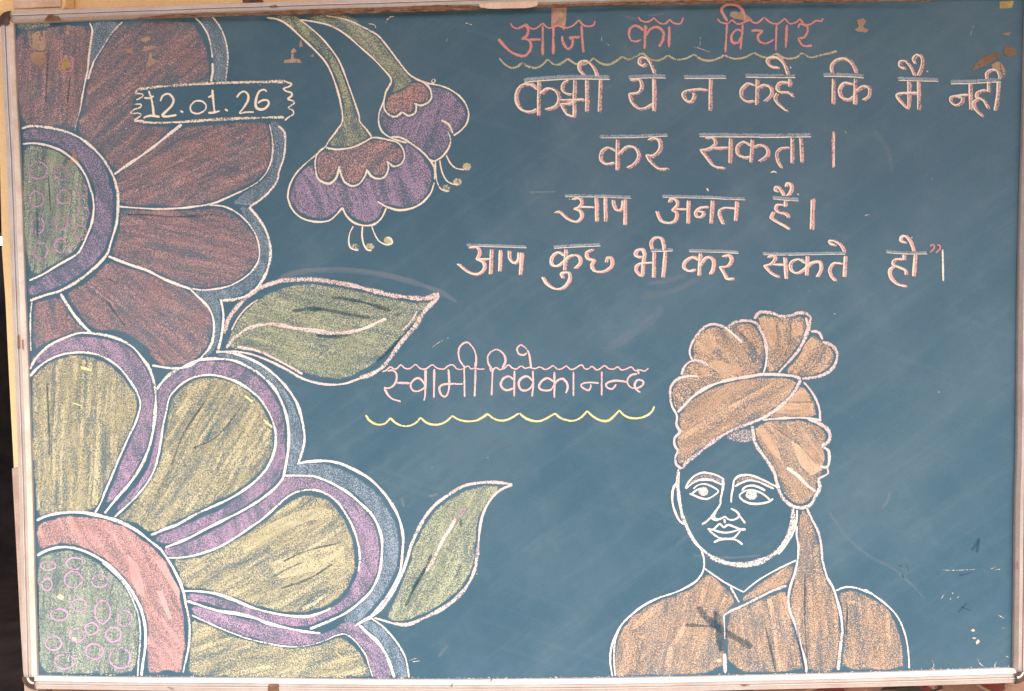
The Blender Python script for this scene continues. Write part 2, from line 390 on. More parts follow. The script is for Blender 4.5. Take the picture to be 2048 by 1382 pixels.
# floral cloth hanging below the board
def cloth_material():
    m, t, o = mat('floral_cloth')
    pos = N(t, 'ShaderNodeNewGeometry').outputs['Position']
    wp = N(t, 'ShaderNodeTexNoise', {'Vector': pos, 'Scale': 9, 'Detail': 2.0}).outputs['Color']
    v = N(t, 'ShaderNodeVectorMath', {0: pos, 1: N(t, 'ShaderNodeVectorMath', {0: wp, 3: .12}, operation='SCALE').outputs[0]}, operation='ADD').outputs[0]
    vo = N(t, 'ShaderNodeTexVoronoi', {'Vector': v, 'Scale': 11})
    cr = N(t, 'ShaderNodeValToRGB', {0: N(t, 'ShaderNodeSeparateColor', {0: vo.outputs['Color']}).outputs[0]}); e = cr.color_ramp
    e.interpolation = 'CONSTANT'
    for i, (p, c) in enumerate(((0, (76, 52, 43)), (.25, (140, 102, 83)), (.45, (62, 49, 40)), (.62, (152, 108, 88)), (.8, (120, 49, 41)), (.9, (94, 67, 52)))):
        el = e.elements[i] if i < 2 else e.elements.new(p)
        el.position = p; el.color = srgb(*c)
    ed = N(t, 'ShaderNodeTexVoronoi', {'Vector': v, 'Scale': 11}, feature='DISTANCE_TO_EDGE').outputs[0]
    c = mix(t, ramp(t, ed, .02, .05, 1, 0), cr.outputs[0], srgb(164, 128, 102))
    sp = N(t, 'ShaderNodeTexVoronoi', {'Vector': pos, 'Scale': 120}).outputs['Distance']
    spm = ramp(t, N(t, 'ShaderNodeTexNoise', {'Vector': pos, 'Scale': 14}).outputs[0], .55, .6)
    c = mix(t, M(t, 'MULTIPLY', ramp(t, sp, .25, .35, .8, 0), spm), c, srgb(49, 27, 22))
    b = N(t, 'ShaderNodeBsdfPrincipled', {'Base Color': c, 'Roughness': .9}); t.links.new(b.outputs[0], o.inputs[0]); return m
K['cloth'] = cloth_material()
K['motif_a'] = simple('peach_print', srgb(148, 112, 92), .9, 0, srgb(134, 92, 73), 30, .2)
K['motif_b'] = simple('dark_leaf_print', srgb(67, 59, 46), .9, 0, srgb(52, 44, 35), 30, .2)
K['motif_c'] = simple('red_flower_print', srgb(128, 59, 49), .9, 0, srgb(104, 43, 38), 30, .2)
K['outline'] = simple('pale_print_outline', srgb(169, 132, 107), .9)
mb = MB(); x0 = P(60, 1380, .03).x; x1 = P(2120, 1380, .03).x; zt = P(1000, 1340, .03).z; nx = 160
for i in range(nx+1):
    for j in range(9):
        x = x0+(x1-x0)*i/nx; z = zt-(zt-.12)*j/8
        y = .034+.009*math.sin(x*19+1.2*math.sin(x*5))+.005*math.sin(x*47)
        mb.add((x, y, z))
        if i and j: k = i*9+j; mb.f.append((k-10, k-9-0, k, k-1) if False else (k-10, k-1, k, k-9))
cl = mb.build('floral_cloth', K['cloth'], smooth=True)
cl.data.materials[0] = K['cloth']
tag(cl, 'brown and peach floral cloth hanging below the bottom rail', 'cloth')
def motif(px, py, rx, ry, ang, m, name):
    mb = MB(); pts = []
    n = 22; sd = random.random()*9
    for i in range(n):
        a = 2*math.pi*i/n; r = 1+.16*math.sin(a*5+sd)
        X, Y = rx*r*math.cos(a), ry*r*math.sin(a); c, s = math.cos(R(ang)), math.sin(R(ang))
        pts.append((px+X*c-Y*s, py+X*s+Y*c))
    def Q(q, d):
        v = P(q[0], q[1], .034); x = v.x
        return Vector((x, .034+.009*math.sin(x*19+1.2*math.sin(x*5))+.005*math.sin(x*47)-d, v.z))
    for d, k in ((.0012, 1.0),):
        c0 = mb.add(Q((px, py), d)); r_ = [mb.add(Q(((p[0]-px)*k+px, (p[1]-py)*k+py), d)) for p in pts]
        for i in range(n): mb.f.append((c0, r_[i], r_[(i+1) % n]))
    o = mb.build(name, m, None); return o
for px, py, rx, ry, an, k in ((1560, 1388, 60, 17, 4, 'a'), (1655, 1386, 36, 14, -10, 'c'), (1740, 1380, 60, 16, 6, 'a'), (1828, 1376, 66, 16, -4, 'b'), (1945, 1372, 70, 17, 3, 'a'), (2040, 1376, 44, 18, 0, 'a'),
                              (1440, 1392, 50, 14, 0, 'b'), (1350, 1394, 42, 12, 0, 'c'), (1240, 1396, 56, 13, 0, 'a'), (330, 1392, 60, 12, 0, 'c'), (190, 1390, 66, 14, 3, 'a'), (640, 1396, 60, 14, 0, 'a'), (860, 1398, 60, 14, 0, 'b'), (480, 1396, 60, 13, 0, 'b')):
    o = motif(px, py, rx, ry, an, K['motif_'+k], 'leaf_print' if k != 'c' else 'flower_print'); o.parent = cl
    a_, b_ = o, None

# ---------------------------------------------------------------- the chalkboard
cb = empty('chalkboard', P(1040, 1380, 0), 'large green chalkboard in an aluminium frame covered with coloured chalk drawings and Hindi writing', 'chalkboard')
TI = [(28, 49), (100, 46), (245, 40), (500, 31), (750, 24), (1000, 17), (1250, 10), (1500, 5), (1750, 2), (2050, -2)]
TO = [(28, 26), (100, 24), (245, 19), (500, 10), (750, 2), (1000, -6), (1250, -12), (1500, -18), (1750, -22), (2050, -26)]
LI = [(31, 48), (37, 200), (45, 350), (54, 600), (60, 750), (67, 950), (72, 1150), (78, 1352)]
LO = [(8, 48), (15, 200), (22, 350), (31, 600), (37, 750), (44, 950), (49, 1150), (54, 1352)]
RI = [(2048, -4), (2044, 140), (2040, 300), (2036, 450), (2033, 600), (2030, 900), (2027, 1000), (2025, 1200), (2023, 1338)]
RO = [(x+25, y) for x, y in RI]
BI = [(76, 1350), (270, 1353), (500, 1354), (750, 1357), (1000, 1357), (1250, 1354), (1500, 1349), (1750, 1343), (2025, 1334)]
BO = [(76, 1373), (270, 1376), (500, 1379), (750, 1381), (1000, 1382), (1250, 1380), (1500, 1375), (1750, 1369), (2025, 1361)]
# board panel: extends under the rails
o2 = lambda a, b, k: [(p[0]+(q[0]-p[0])*k, p[1]+(q[1]-p[1])*k) for p, q in zip(a, b)]
outl = o2(TI, TO, .5) + o2(RI, RO, .5)[1:-1] + o2(BI, BO, .5)[::-1] + o2(LI, LO, .5)[::-1][1:-1]
mb = MB(); ids = [mb.add(P(x, y, 0)) for x, y in outl]; idb = [mb.add(Vector((P(x, y, 0).x, .012, P(x, y, 0).z))) for x, y in outl]
n = len(ids)
for tr in tessellate_polygon([[Vector((x, y, 0)) for x, y in outl]]): mb.f.append(tuple(ids[k] for k in tr))
for i in range(n): mb.f.append((ids[i], idb[i], idb[(i+1) % n], ids[(i+1) % n]))
panel = mb.build('writing_surface', K['board'], cb)
bm = bmesh.new(); bm.from_mesh(panel.data); bmesh.ops.recalc_face_normals(bm, faces=bm.faces[:]); bm.to_mesh(panel.data); bm.free()
PROF = [(0, .0), (0.0, .0045), (.03, .0065), (.20, .0125), (.235, .0125), (.25, .0105), (.49, .0116), (.51, .0098), (.535, .0098), (.56, .0130), (.60, .0130), (.62, .0118), (.93, .0118), (1.0, .009), (1.0, -.014)]
def rail(I, O, name, lip):
    Is, Os = catmull(I, 14), catmull(O, 14); n = 60
    def at(c, t):
        k = t*(len(c)-1); i = min(int(k), len(c)-2); f = k-i
        return (c[i][0]+(c[i+1][0]-c[i][0])*f, c[i][1]+(c[i+1][1]-c[i][1])*f)
    mb = MB(); w_ = len(PROF); sd = random.random()*9
    for i in range(n+1):
        p, q = at(Is, i/n), at(Os, i/n)
        a, b = P(*p), P(*q)
        for u, h in PROF:
            v = a.lerp(b, u); dent = .0006*noise.noise((i*.35, u*2, sd))
            mb.add((v.x, -h-dent if 0 < h else -h, v.z))
    for i in range(n):
        for k in range(w_-1):
            s = i*w_+k; mb.f.append((s, s+w_, s+w_+1, s+1))
    for e in (0, n): mb.f.append(tuple(e*w_+k for k in range(w_)))
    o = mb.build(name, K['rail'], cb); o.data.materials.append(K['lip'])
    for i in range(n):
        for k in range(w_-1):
            if lip and 1 <= k <= 3 or k == 9: o.data.polygons[i*(w_-1)+k].material_index = 1  # highlight put into the colour of the lip and ridge faces
    bm = bmesh.new(); bm.from_mesh(o.data); bmesh.ops.recalc_face_normals(bm, faces=bm.faces[:]); bm.to_mesh(o.data); bm.free()
    return o
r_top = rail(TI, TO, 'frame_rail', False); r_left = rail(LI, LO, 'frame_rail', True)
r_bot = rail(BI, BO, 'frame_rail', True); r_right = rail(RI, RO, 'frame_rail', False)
def cap(cx, cy, r, a0, a1, m, arc=True):
    """quarter-round corner piece centred on (cx, cy)"""
    c0 = P(cx, cy); mb = MB(); n = 14; rad = (P(cx+r, cy)-c0).length
    rings = [(0.0, .0150), (.45, .0165), (.9, .0150), (1.0, .011), (1.0, -.014)]
    rows = []
    for u, h in rings:
        rows.append([mb.add((c0.x+math.cos(R(a0+(a1-a0)*i/n))*rad*u, -h, c0.z+math.sin(R(a0+(a1-a0)*i/n))*rad*u)) for i in range(n+1)])
    for k in range(len(rows)-1):
        for i in range(n): mb.f.append((rows[k][i], rows[k][i+1], rows[k+1][i+1], rows[k+1][i]))
    o = mb.build('corner_cap', m, cb, smooth=False)
    if arc:
        mb = MB(); rows = []
        for u, h in ((.36, .0164), (.38, .0178), (.47, .0178), (.49, .0164)):
            rows.append([mb.add((c0.x+math.cos(R(a0+(a1-a0)*i/n))*rad*u, -h, c0.z+math.sin(R(a0+(a1-a0)*i/n))*rad*u)) for i in range(n+1)])
        for k in range(3):
            for i in range(n): mb.f.append((rows[k][i], rows[k][i+1], rows[k+1][i+1], rows[k+1][i]))
        mb.build('cap_ridge', K['lip'], o)
    return o
tag(cap(31, 55, 28, 90, 180, K['cap'], False), 'rusty brown corner cap at the top left')
cap(79, 1346, 28, 180, 270, K['cap']); cap(2022, 1335, 28, 270, 360, K['cap'])

def flat(mat_, pts, name, parent, z=.0006, **kw):
    for s in (parse(pts) if isinstance(pts, str) else pts):
        mb = MB(); fill(mb, s, z=z, **kw); o = mb.build(name, mat_, parent)
    return o
# torn tape and glue along the inner edge of the top rail, pale tape laid over it
flat(K['rust'], '0:266,37 330,30 400,26 480,27 560,23 660,18 780,16 830,13 880,10 940,12 962,13 975,18 900,21 800,24 700,26 600,28 500,31 430,32 360,34 300,38|0:1050,15 1075,11 1150,8 1250,4 1380,2 1500,1 1650,-1 1760,0 1890,1 1800,3 1640,4 1500,6 1400,8 1260,9 1150,13 1060,15',
     'torn_tape', cb, z=.0132, ragged=2, rim=1, round_=1)
flat(K['paletape'], '0:958,8 1000,6 1075,3 1073,11 1050,15 980,16 961,14', 'pale_tape_strip', cb, z=.0150, ragged=.6, rim=1, round_=0)
flat(K['tape'], '0:1104,17 1132,16 1131,42 1128,60 1122,54 1112,52 1104,55', 'masking_tape', cb, z=.00045, ragged=.8, rim=.8, round_=0)
for st_ in ('5:118,70 130,68 132,160 120,158', '5:150,100 160,98 162,165 152,166', '8:1640,1300 1648,1278 1654,1280 1646,1304', '8:1372,1335 1378,1312 1384,1312 1379,1338', '10:950,1325 985,1318 1030,1326 985,1334', '6:1145,1336 1190,1352 1186,1356 1142,1340', '1:330,100 400,110 420,140 300,146', '2:130,40 180,35 190,46 140,52', '12:1330,490 1340,492 1342,540 1332,538'):
    flat(K['rust'], st_, 'rail_stain', cb, z=.0136, dens=.8, ragged=.8, rim=.8, round_=0, grow=.5)
# clip on the bottom rail, crumbs of chalk dust along it
quadbox('rail_clip', [(536, 1371), (556, 1371), (557, 1386), (535, 1386)], -.016, .004, K['rust'], cb, bev=.001)
post = quadbox('wooden_post', [(24, 937), (44, 937), (75, 1346), (78, 1480), (60, 1480), (46, 1340), (40, 1235), (33, 1100)], .016, .05, K['post'], None)
tag(post, 'pale painted post standing behind the board\'s lower left corner', 'post')

# ---------------------------------------------------------------- the chalk drawings
def strokes(name, parent, key, s, width, dens=1.25, z=8e-4, **kw):
    mb = MB()
    for st in parse(s): ribbon(mb, st, width, dens, z, **kw)
    return mb.build(name, K[key], parent)
def lines(name, parent, specs, key='white', z=8e-4):
    """line work of one drawing: several pulls with their own widths"""
    mb = MB()
    for width, dens, s in specs:
        for st in parse(s): ribbon(mb, st, width, dens, z)
    return mb.build(name, K[key], parent)
def ell(t, l, w=.0, k=1.0):
    out = []
    for cx, cy, rx, ry in l:
        a0 = random.random()*6; n = 14; tx, ty, ts = TILE[t]
        out.append([(tx+(cx+rx*k*math.cos(a0+i*6.6/n)*(1+.05*random.uniform(-1, 1)))/ts, ty+(cy+ry*k*math.sin(a0+i*6.6/n)*(1+.05*random.uniform(-1, 1)))/ts) for i in range(n+1)])
    return out

# --- flower at the upper left: red petals, blue edging
f1 = lines('chalk_flower', cb, [
 (5.0, 1.15, '1:155,982 230,978 320,992 410,1025 470,1065 540,1130 590,1210 620,1300 3:632,140 640,220 628,320 600,400 560,490 525,540 450,585 380,625 290,680 200,720'),
 (6.0, .95, '1:150,878 200,862 290,865 390,882 480,910 560,950 630,1005 700,1080 745,1150 780,1220 800,1300 3:806,150 805,220 800,300 785,370 760,450 735,530 690,590 620,655 550,710 480,755 400,795 310,820 205,858'),
 (4.5, .95, '1:612,155 630,210 618,300 605,400 600,470 585,540 565,640 545,760'), (3, .7, '1:545,760 520,840 512,895'),
 (3, .7, '1:835,150 760,230 690,340 640,420'), (5, 1.0, '1:642,415 620,480 600,540'),
 (4, .9, '1:1330,120 1380,170 1420,240 1440,320 1450,400'), (5.5, 1.05, '1:1450,430 1452,490 1440,560'),
 (4, .9, '1:1450,115 1500,180 1535,260 1552,340 1555,420 1540,555'),
 (6.5, 1.15, '1:1240,850 1150,920 1050,1000 940,1080 850,1140 780,1190'),
 (3.5, .9, '1:1840,850 1858,940 1862,1040 1845,1120 1810,1190 3:1750,55 1650,110'), (4.5, 1.15, '3:1650,110 1560,150 1480,185 1400,205 1250,224 1100,232 950,226 815,215'),
 (5.5, .95, '1:1900,860 1938,900 1948,980 1935,1080 1905,1170 3:1890,40 1850,100 1790,160 1705,215'),
 (4, .95, '3:1430,205 1530,215 1620,260 1700,335 1750,420 1770,500 1765,580 1720,655 1640,720 1540,765 1400,785 1300,775'),
 (7, 1.15, '3:1300,778 1180,735 1100,700 1000,650 880,610 740,555'),
 (6.5, .95, '3:1700,220 1760,290 1810,370 1840,460 1845,560 1820,660 1770,750 1700,815 1600,850 1500,855'),
 (5.5, 1.0, '3:1300,780 1350,830 1420,900 1455,980 1460,1070 1440,1160 1380,1240 1300,1300 1190,1320 1040,1300'),
 (6, 1.1, '3:1510,860 1525,960 1515,1080 1490,1190'),
 (7, 1.05, '3:415,810 450,870 510,960 570,1030 630,1085'), (3.5, .8, '3:218,870 208,960 208,1100 212,1200')])
tag(f1, 'half flower with red petals, blue edging and a green centre')
for s, ang, d in (('1:108,215 300,190 600,165 625,230 605,450 565,600 540,760 515,880 400,865 290,855 145,845 105,500', 92, .62),
   ('1:835,155 1310,140 1370,230 1410,330 1430,450 1430,560 1380,568 1150,570 980,590 940,625 900,720 900,780 930,840 1000,860 1200,862 1100,940 1000,1020 880,1110 785,1170 740,1110 690,1040 620,980 560,930 530,880 560,760 590,620 620,500 680,380 740,290 790,200', 140, .58),
   ('1:1230,870 1400,855 1600,840 1790,830 1830,860 1845,950 1850,1050 1830,1130 1790,1195 3:1720,50 1600,110 1480,170 1350,203 1200,213 1000,211 825,200 805,100 1:795,1280 790,1200 900,1120 1050,1010', 155, .66),
   ('3:825,235 1000,240 1200,242 1350,235 1500,228 1600,268 1680,333 1740,410 1765,490 1760,560 1720,640 1640,710 1540,752 1420,770 1320,765 1220,732 1130,690 1000,638 880,598 760,545 795,450 820,330', 12, .68),
   ('3:740,580 860,630 1000,670 1120,715 1240,770 1340,830 1410,900 1440,970 1445,1060 1425,1150 1370,1230 1290,1290 1180,1308 1060,1285 1020,1200 950,1130 850,1075 740,1060 635,1060 570,980 510,900 445,815 540,760 660,680', 40, .66),
   ('3:225,885 270,860 405,830 450,910 520,1010 575,1062 500,1075 380,1115 300,1155 230,1205', 85, .66)):
    flat(K['red'], s, 'petal', f1, z=3e-4, dens=d*.85, ang=ang, pulls=.55)
for s, ang in (('1:640,150 820,150 750,240 690,340 640,420 605,450 612,300 630,220', 110), ('1:1370,120 1450,120 1500,190 1535,270 1550,350 1545,450 1540,550 1465,560 1465,450 1450,330 1420,220', 80),
   ('1:1850,820 1900,840 1935,920 1940,1000 1925,1090 1890,1190 3:1870,60 1800,145 1700,205 1640,200 1590,195 1650,130 1750,80 1830,20 1:1850,1110 1870,1040 1868,940', 100),
   ('3:1640,215 1700,235 1760,310 1800,380 1828,470 1832,560 1800,660 1740,750 1660,810 1560,840 1450,845 1370,820 1330,795 1430,792 1560,778 1660,733 1740,650 1783,560 1783,480 1740,370 1680,290', 70),
   ('3:1350,805 1500,860 1500,960 1495,1080 1465,1190 1420,1230 1400,1225 1450,1150 1475,1050 1468,950 1425,870', 95)):
    flat(K['blue'], s, 'petal_edging', f1, z=2e-4, dens=.6, ang=ang, ragged=1.5, grow=3.2)
flat(K['purple'], '1:158,895 230,882 330,886 430,905 530,955 620,1025 690,1105 735,1195 760,1295 3:770,150 768,280 752,400 712,510 640,600 540,685 440,745 330,785 210,825 190,770 280,710 400,645 520,570 580,500 630,390 655,280 658,160 640,60 610,-10 1:570,1110 490,1040 400,990 300,960 160,955', 'flower_ring', f1, z=2e-4, dens=.55, ang=60, grow=3)
flat(K['green'], '1:165,995 260,995 380,1030 470,1085 540,1150 580,1230 600,1320 3:605,200 600,320 570,420 515,520 430,570 340,625 260,685 200,640 170,500 160,250 158,0', 'flower_centre', f1, z=3e-4, dens=.7, ang=95, pulls=.6)
for s in ell(1, [(262, 1165, 62, 58), (420, 1185, 46, 48)]) + ell(3, [(560, 105, 35, 42), (250, 165, 45, 52), (435, 152, 45, 45), (570, 262, 38, 42), (258, 345, 42, 52), (420, 320, 45, 52), (550, 392, 40, 50), (278, 520, 45, 60), (422, 482, 50, 48)]):
    mb = MB(); ribbon(mb, s, 4.6, .66); mb.build('seed_circle', K['violet'], f1)

flat(K['ochre'], '1:115,160 200,150 340,152 345,185 230,205 120,205', 'chalk_smear', cb, z=4e-4, dens=.6, ang=0)
flat(K['purple'], '1:112,250 160,240 175,700 150,830 120,700', 'chalk_smear', cb, z=4e-4, dens=.35, ang=90)
# --- flower at the lower left: yellow petals, purple and blue edging
f2 = lines('chalk_flower', cb, [
 (5, 1.0, '5:205,350 260,290 340,235 430,200 530,187 620,192 710,220 790,270 850,330 900,400 940,470 958,540 945,610 920,680 885,750 840,850 800,940 760,1040 720,1130 690,1210 650,1280'),
 (6.5, 1.0, '5:205,300 240,235 300,170 370,120 450,85 540,55 640,58 740,75 830,105 910,155 970,225 1020,300 1050,390 1063,480 1060,580 1048,700 1025,810 985,920 930,1020 860,1110 790,1190 715,1285'),
 (4.5, 1.0, '5:780,1310 860,1240 940,1160 1010,1070 1060,970 1085,870 1100,780 1115,680 1135,590 1155,500 1190,450 1250,395 1330,355 1430,340 1530,355'),
 (6, .95, '5:1530,355 1620,390 1700,440 1770,500 1820,570 1860,650 1880,730 1880,820 1860,900 1820,980 1750,1060 1660,1130 1560,1190 1450,1240 1330,1295 1215,1360 6:1120,262 1030,302'),
 (6.5, 1.0, '5:1070,440 1110,385 1170,330 1260,280 1360,240 1480,230 1600,245 1700,290 1790,350 1870,430 1920,520 1955,620 1970,720 1970,830 1955,930 1935,1040'),
 (6, 1.2, '5:1935,1040 1880,1110 1780,1190 1650,1270 1530,1330 6:1400,262 1280,325 1130,385'),
 (6, 1.0, '5:1475,180 1580,190 1690,225 1790,275 1880,345 1960,430 2020,520 2050,600 7:365,20 372,90 360,170 330,260'),
 (5, 1.1, '6:1150,455 1260,452 1380,425 1500,380 1620,310 7:0,700 80,645 160,575 230,510'),
 (5, .9, '7:230,510 300,465 370,445 450,445 530,475 600,530 650,600 690,670 725,760 745,850 750,930 740,1000'),
 (6, 1.15, '8:550,800 500,825 400,855 300,855 200,842 100,820 0,790 6:1600,745 1480,703 1360,685 1240,682'),
 (6, 1.15, '7:240,345 330,345 430,350 520,380 600,420 680,470 760,540 830,610 875,690 900,780 900,880 890,980 865,1060 820,1140 750,1210 660,1280 560,1330 8:500,905 410,942'),
 (6.5, 1.2, '6:1280,750 1400,792 1500,820 1620,838 1750,870 8:100,895 250,935 380,960 480,970'),
 (6, 1.15, '7:320,265 400,250 520,245 620,265 720,310 820,370 910,460 980,560 1025,660 1045,770 1040,880'), (6, .95, '7:1040,880 1025,1000 980,1100 920,1190 850,1280 8:820,862'),
 (6.5, 1.2, '8:715,922 770,888 830,858'),
 (3.5, .8, '6:1310,848 1400,890 1500,935 1600,975 1700,1010 8:100,1035 200,1055 300,1063 400,1053 500,1025 580,990 640,976 690,1000 740,1050 790,1120 815,1200 840,1275'),
 (7, 1.2, '8:745,915 810,975 870,1030 920,1100 955,1180 985,1272'),
 (4, .9, '8:830,870 900,920 960,980 1020,1060 1065,1150 1085,1272'),
 (6.5, 1.15, '6:255,440 320,405 400,385 480,385 560,405 640,440 720,490 800,560 870,640 920,720 960,800 985,890 995,980 990,1080 975,1180 965,1262'),
 (4, .8, '6:700,490 780,560 850,640 905,740 945,850 958,960 955,1060 945,1170 940,1262'),
 (7, 1.0, '6:250,200 320,170 420,150 540,145 640,160 740,185 840,220 940,275 1030,345 1100,400'), (5.5, 1.15, '6:1100,400 1160,490 1210,580 1250,680 1270,780'), (5, .75, '6:1270,780 1290,880 1295,980 1285,1080 1265,1170 1250,1240')])
tag(f2, 'half flower with yellow petals, purple and blue edging and a red ring')
for s, ang, d in (('5:215,360 280,300 360,248 450,213 550,205 650,225 740,265 810,325 870,395 920,465 940,540 920,640 870,760 820,870 770,980 720,1090 680,1190 640,1268 500,1275 350,1290 250,1310 235,1000 220,600', 92, .78),
   ('5:800,1320 870,1260 960,1165 1030,1070 1080,970 1105,870 1120,770 1135,670 1155,580 1175,510 1210,460 1265,405 1340,368 1430,355 1520,368 1610,402 1690,450 1755,510 1805,580 1843,655 1862,735 1862,815 1843,895 1800,970 1735,1045 1645,1115 1550,1172 1440,1225 1320,1280 1200,1345 6:1020,290 960,240 880,200', 122, .76),
   ('6:1180,470 1280,465 1400,437 1520,388 1640,318 7:10,725 100,665 180,600 250,535 320,495 400,475 490,492 570,545 630,625 680,722 710,832 720,940 700,1040 650,1130 570,1205 480,1252 380,1280 280,1280 150,1262 0,1225 6:1620,735 1480,690 1360,668 1255,665 1225,580', 148, .78),
   ('6:1310,875 1400,910 1520,960 1640,1003 8:0,1022 130,1052 280,1077 420,1067 540,1025 640,998 700,1045 760,1115 800,1195 820,1255 790,1272 0,1275 6:1500,1262 1280,1258 1300,1100 1310,960', 165, .76)):
    flat(K['ochre'], s, 'petal', f2, z=3e-4, dens=d*.82, ang=ang, ragged=2.5, pulls=.72)
for s, ang in (('5:215,225 300,170 380,120 470,95 560,85 680,90 800,120 890,170 950,240 1000,320 1030,400 1045,500 1040,620 1020,740 990,850 940,950 880,1050 800,1150 720,1230 760,1120 810,1000 850,900 900,790 940,690 970,600 975,520 950,440 900,370 850,300 780,240 700,200 600,175 500,170 400,190 320,230 260,265', 60),
   ('5:790,1260 850,1190 930,1110 1000,1010 1040,900 1065,780 1080,650 1080,520 1090,440 1150,370 1250,300 1360,260 1480,250 1590,265 1690,310 1780,380 1850,460 1900,550 1935,650 1945,760 1940,880 1920,1000 1860,1090 1760,1170 1640,1250 1520,1310 6:1400,245 1280,305 1140,365 1050,330 1150,280 1280,230 1400,180 1500,140 5:1600,1200 1700,1130 1790,1050 1850,960 1890,860 1900,760 1880,660 1840,570 1780,490 1710,420 1620,365 1520,335 1420,325 1320,340 1230,385 1160,440 1130,540 1110,660 1090,790 1070,900 1040,990 990,1070 920,1160 840,1250', 120),
   ('7:240,360 330,360 430,365 510,395 600,440 690,500 770,570 830,650 865,740 875,850 870,960 840,1060 790,1140 710,1210 620,1270 500,1320 8:400,920 280,920 180,900 60,870 0,850 6:1600,815 1450,770 1290,735 1280,705 1400,712 1550,755 1700,805 1850,845 8:100,835 200,860 300,870 400,865 500,830 600,780 660,720 700,650 740,570 765,470 755,380 730,280 690,180 640,90 570,30 500,0 7:480,445 420,425 340,430 260,460 190,520 110,600 20,680 6:1640,290 1500,370 1380,415 1260,440 1150,440 1120,400 1200,390 1340,330 1480,260 1620,180 1740,110 1840,40 7:140,460 200,400', 75),
   ('6:1310,790 1400,810 1550,850 1700,890 8:0,880 150,920 300,955 480,985 560,960 640,900 700,895 750,940 830,1000 900,1070 940,1160 970,1272 850,1272 830,1200 800,1110 740,1030 690,985 640,960 570,980 480,1020 380,1045 280,1050 150,1030 0,995 6:1600,960 1450,900 1330,840', 20)):
    flat(K['lilac'], s, 'petal_edging', f2, z=2e-4, dens=.62, ang=ang, ragged=1.5, grow=3.2)
for s, ang in (('5:1480,200 1600,205 1700,240 1800,300 1890,380 1960,470 2010,560 2040,660 7:350,50 355,120 335,200 300,280 260,310 265,200 270,100 255,0 5:1980,600 1940,500 1880,410 1800,335 1700,270 1600,230 1530,215', 60),
   ('7:250,325 300,280 400,262 520,270 640,310 740,370 830,440 910,530 970,630 1005,740 1010,850 1000,950 960,1060 900,1160 830,1250 760,1320 8:700,900 640,880 700,830 780,760 850,670 890,570 915,450 915,330 890,230 840,140 770,60 700,0 7:600,410 500,365 400,335', 80),
   ('8:760,910 820,880 890,930 950,995 1010,1075 1050,1160 1078,1272 1005,1272 975,1180 940,1090 890,1020 830,960', 70)):
    tag(flat(K['blue'], s, 'petal_edging', f2, z=2e-4, dens=.62, ang=ang, ragged=1.5, grow=3.2), 'blue outer petal edging')
flat(K['coral'], '6:245,300 270,225 380,182 540,177 680,192 800,228 920,290 1030,375 1110,455 1170,555 1210,665 1240,785 1255,900 1262,1000 1255,1100 1240,1240 1180,1225 1120,1215 1080,1240 1010,1240 1010,1080 1012,960 995,850 955,740 895,640 815,540 725,465 620,402 520,366 420,360 330,375 280,400', 'flower_ring', f2, z=2e-4, dens=.76, ang=60, grow=2.5, pulls=.5)
flat(K['green'], '6:265,460 330,425 420,405 500,410 600,445 700,510 780,580 850,660 900,750 935,850 950,950 945,1080 930,1180 890,1245 500,1250 280,1240 255,1000 255,700', 'flower_centre', f2, z=3e-4, dens=.66, ang=92, pulls=.6)
for s in ell(6, [(510, 495, 55, 40), (500, 605, 60, 55), (680, 615, 55, 42), (330, 510, 50, 30), (320, 640, 35, 40), (540, 780, 52, 42), (700, 825, 52, 78), (403, 845, 58, 40), (850, 870, 48, 55), (525, 985, 50, 45), (625, 940, 45, 40), (775, 980, 52, 48), (365, 1040, 55, 48), (645, 1095, 58, 52), (820, 1140, 72, 68), (440, 1165, 70, 48)]):
    mb = MB(); ribbon(mb, s, 4.4, .78); mb.build('seed_circle', K['violet'], f2)

# --- date banner
bn = lines('chalk_banner', cb, [(6.5, .72, '1:955,610 1060,594 1200,582 1400,571 1600,563 1800,559 1960,557|1:950,832 1050,838 1200,835 1400,820 1600,810 1800,803 1940,800'),
 (4, .85, '1:990,600 950,606 925,635 975,642 970,662 930,682|1:918,712 962,712 955,735 915,748 893,775 945,772 962,785 930,812 920,825 965,825 990,835'),
 (4, 1.1, '1:1955,560 1990,572 1975,590 1935,605 1950,620 1990,635 1990,655 1965,675 2000,690 2008,705 1970,735 2000,755 2003,780 1970,800 1945,822')], 'cream')
for s, wd in (('1:1015,620 1035,680 1045,740 1050,795|1:985,668 1020,670 1050,655|1:983,812 985,800 1035,790 1090,798', 5.2), ('1:1095,690 1110,655 1145,640 1175,660 1185,690 1165,730 1110,785 1140,795 1205,785', 5.2), ('1:1232,755 1250,768', 6),
   ('1:1330,690 1300,725 1310,765 1355,775 1400,750 1405,715 1375,690 1335,690 1320,700', 4.2), ('1:1450,612 1455,680 1465,768|1:1422,665 1450,650|1:1422,770 1460,768 1500,757', 5.4), ('1:1535,745 1555,758', 6),
   ('1:1615,665 1640,635 1670,625 1695,650 1690,690 1660,740 1635,772 1680,766 1732,765', 5.2), ('1:1822,625 1800,612 1770,625 1750,670 1745,720 1765,745 1805,742 1835,710 1825,685 1790,685 1760,705', 5.2)):
    strokes('numeral' if wd != 6 else 'dot', bn, 'cream', s, wd, 1.35)

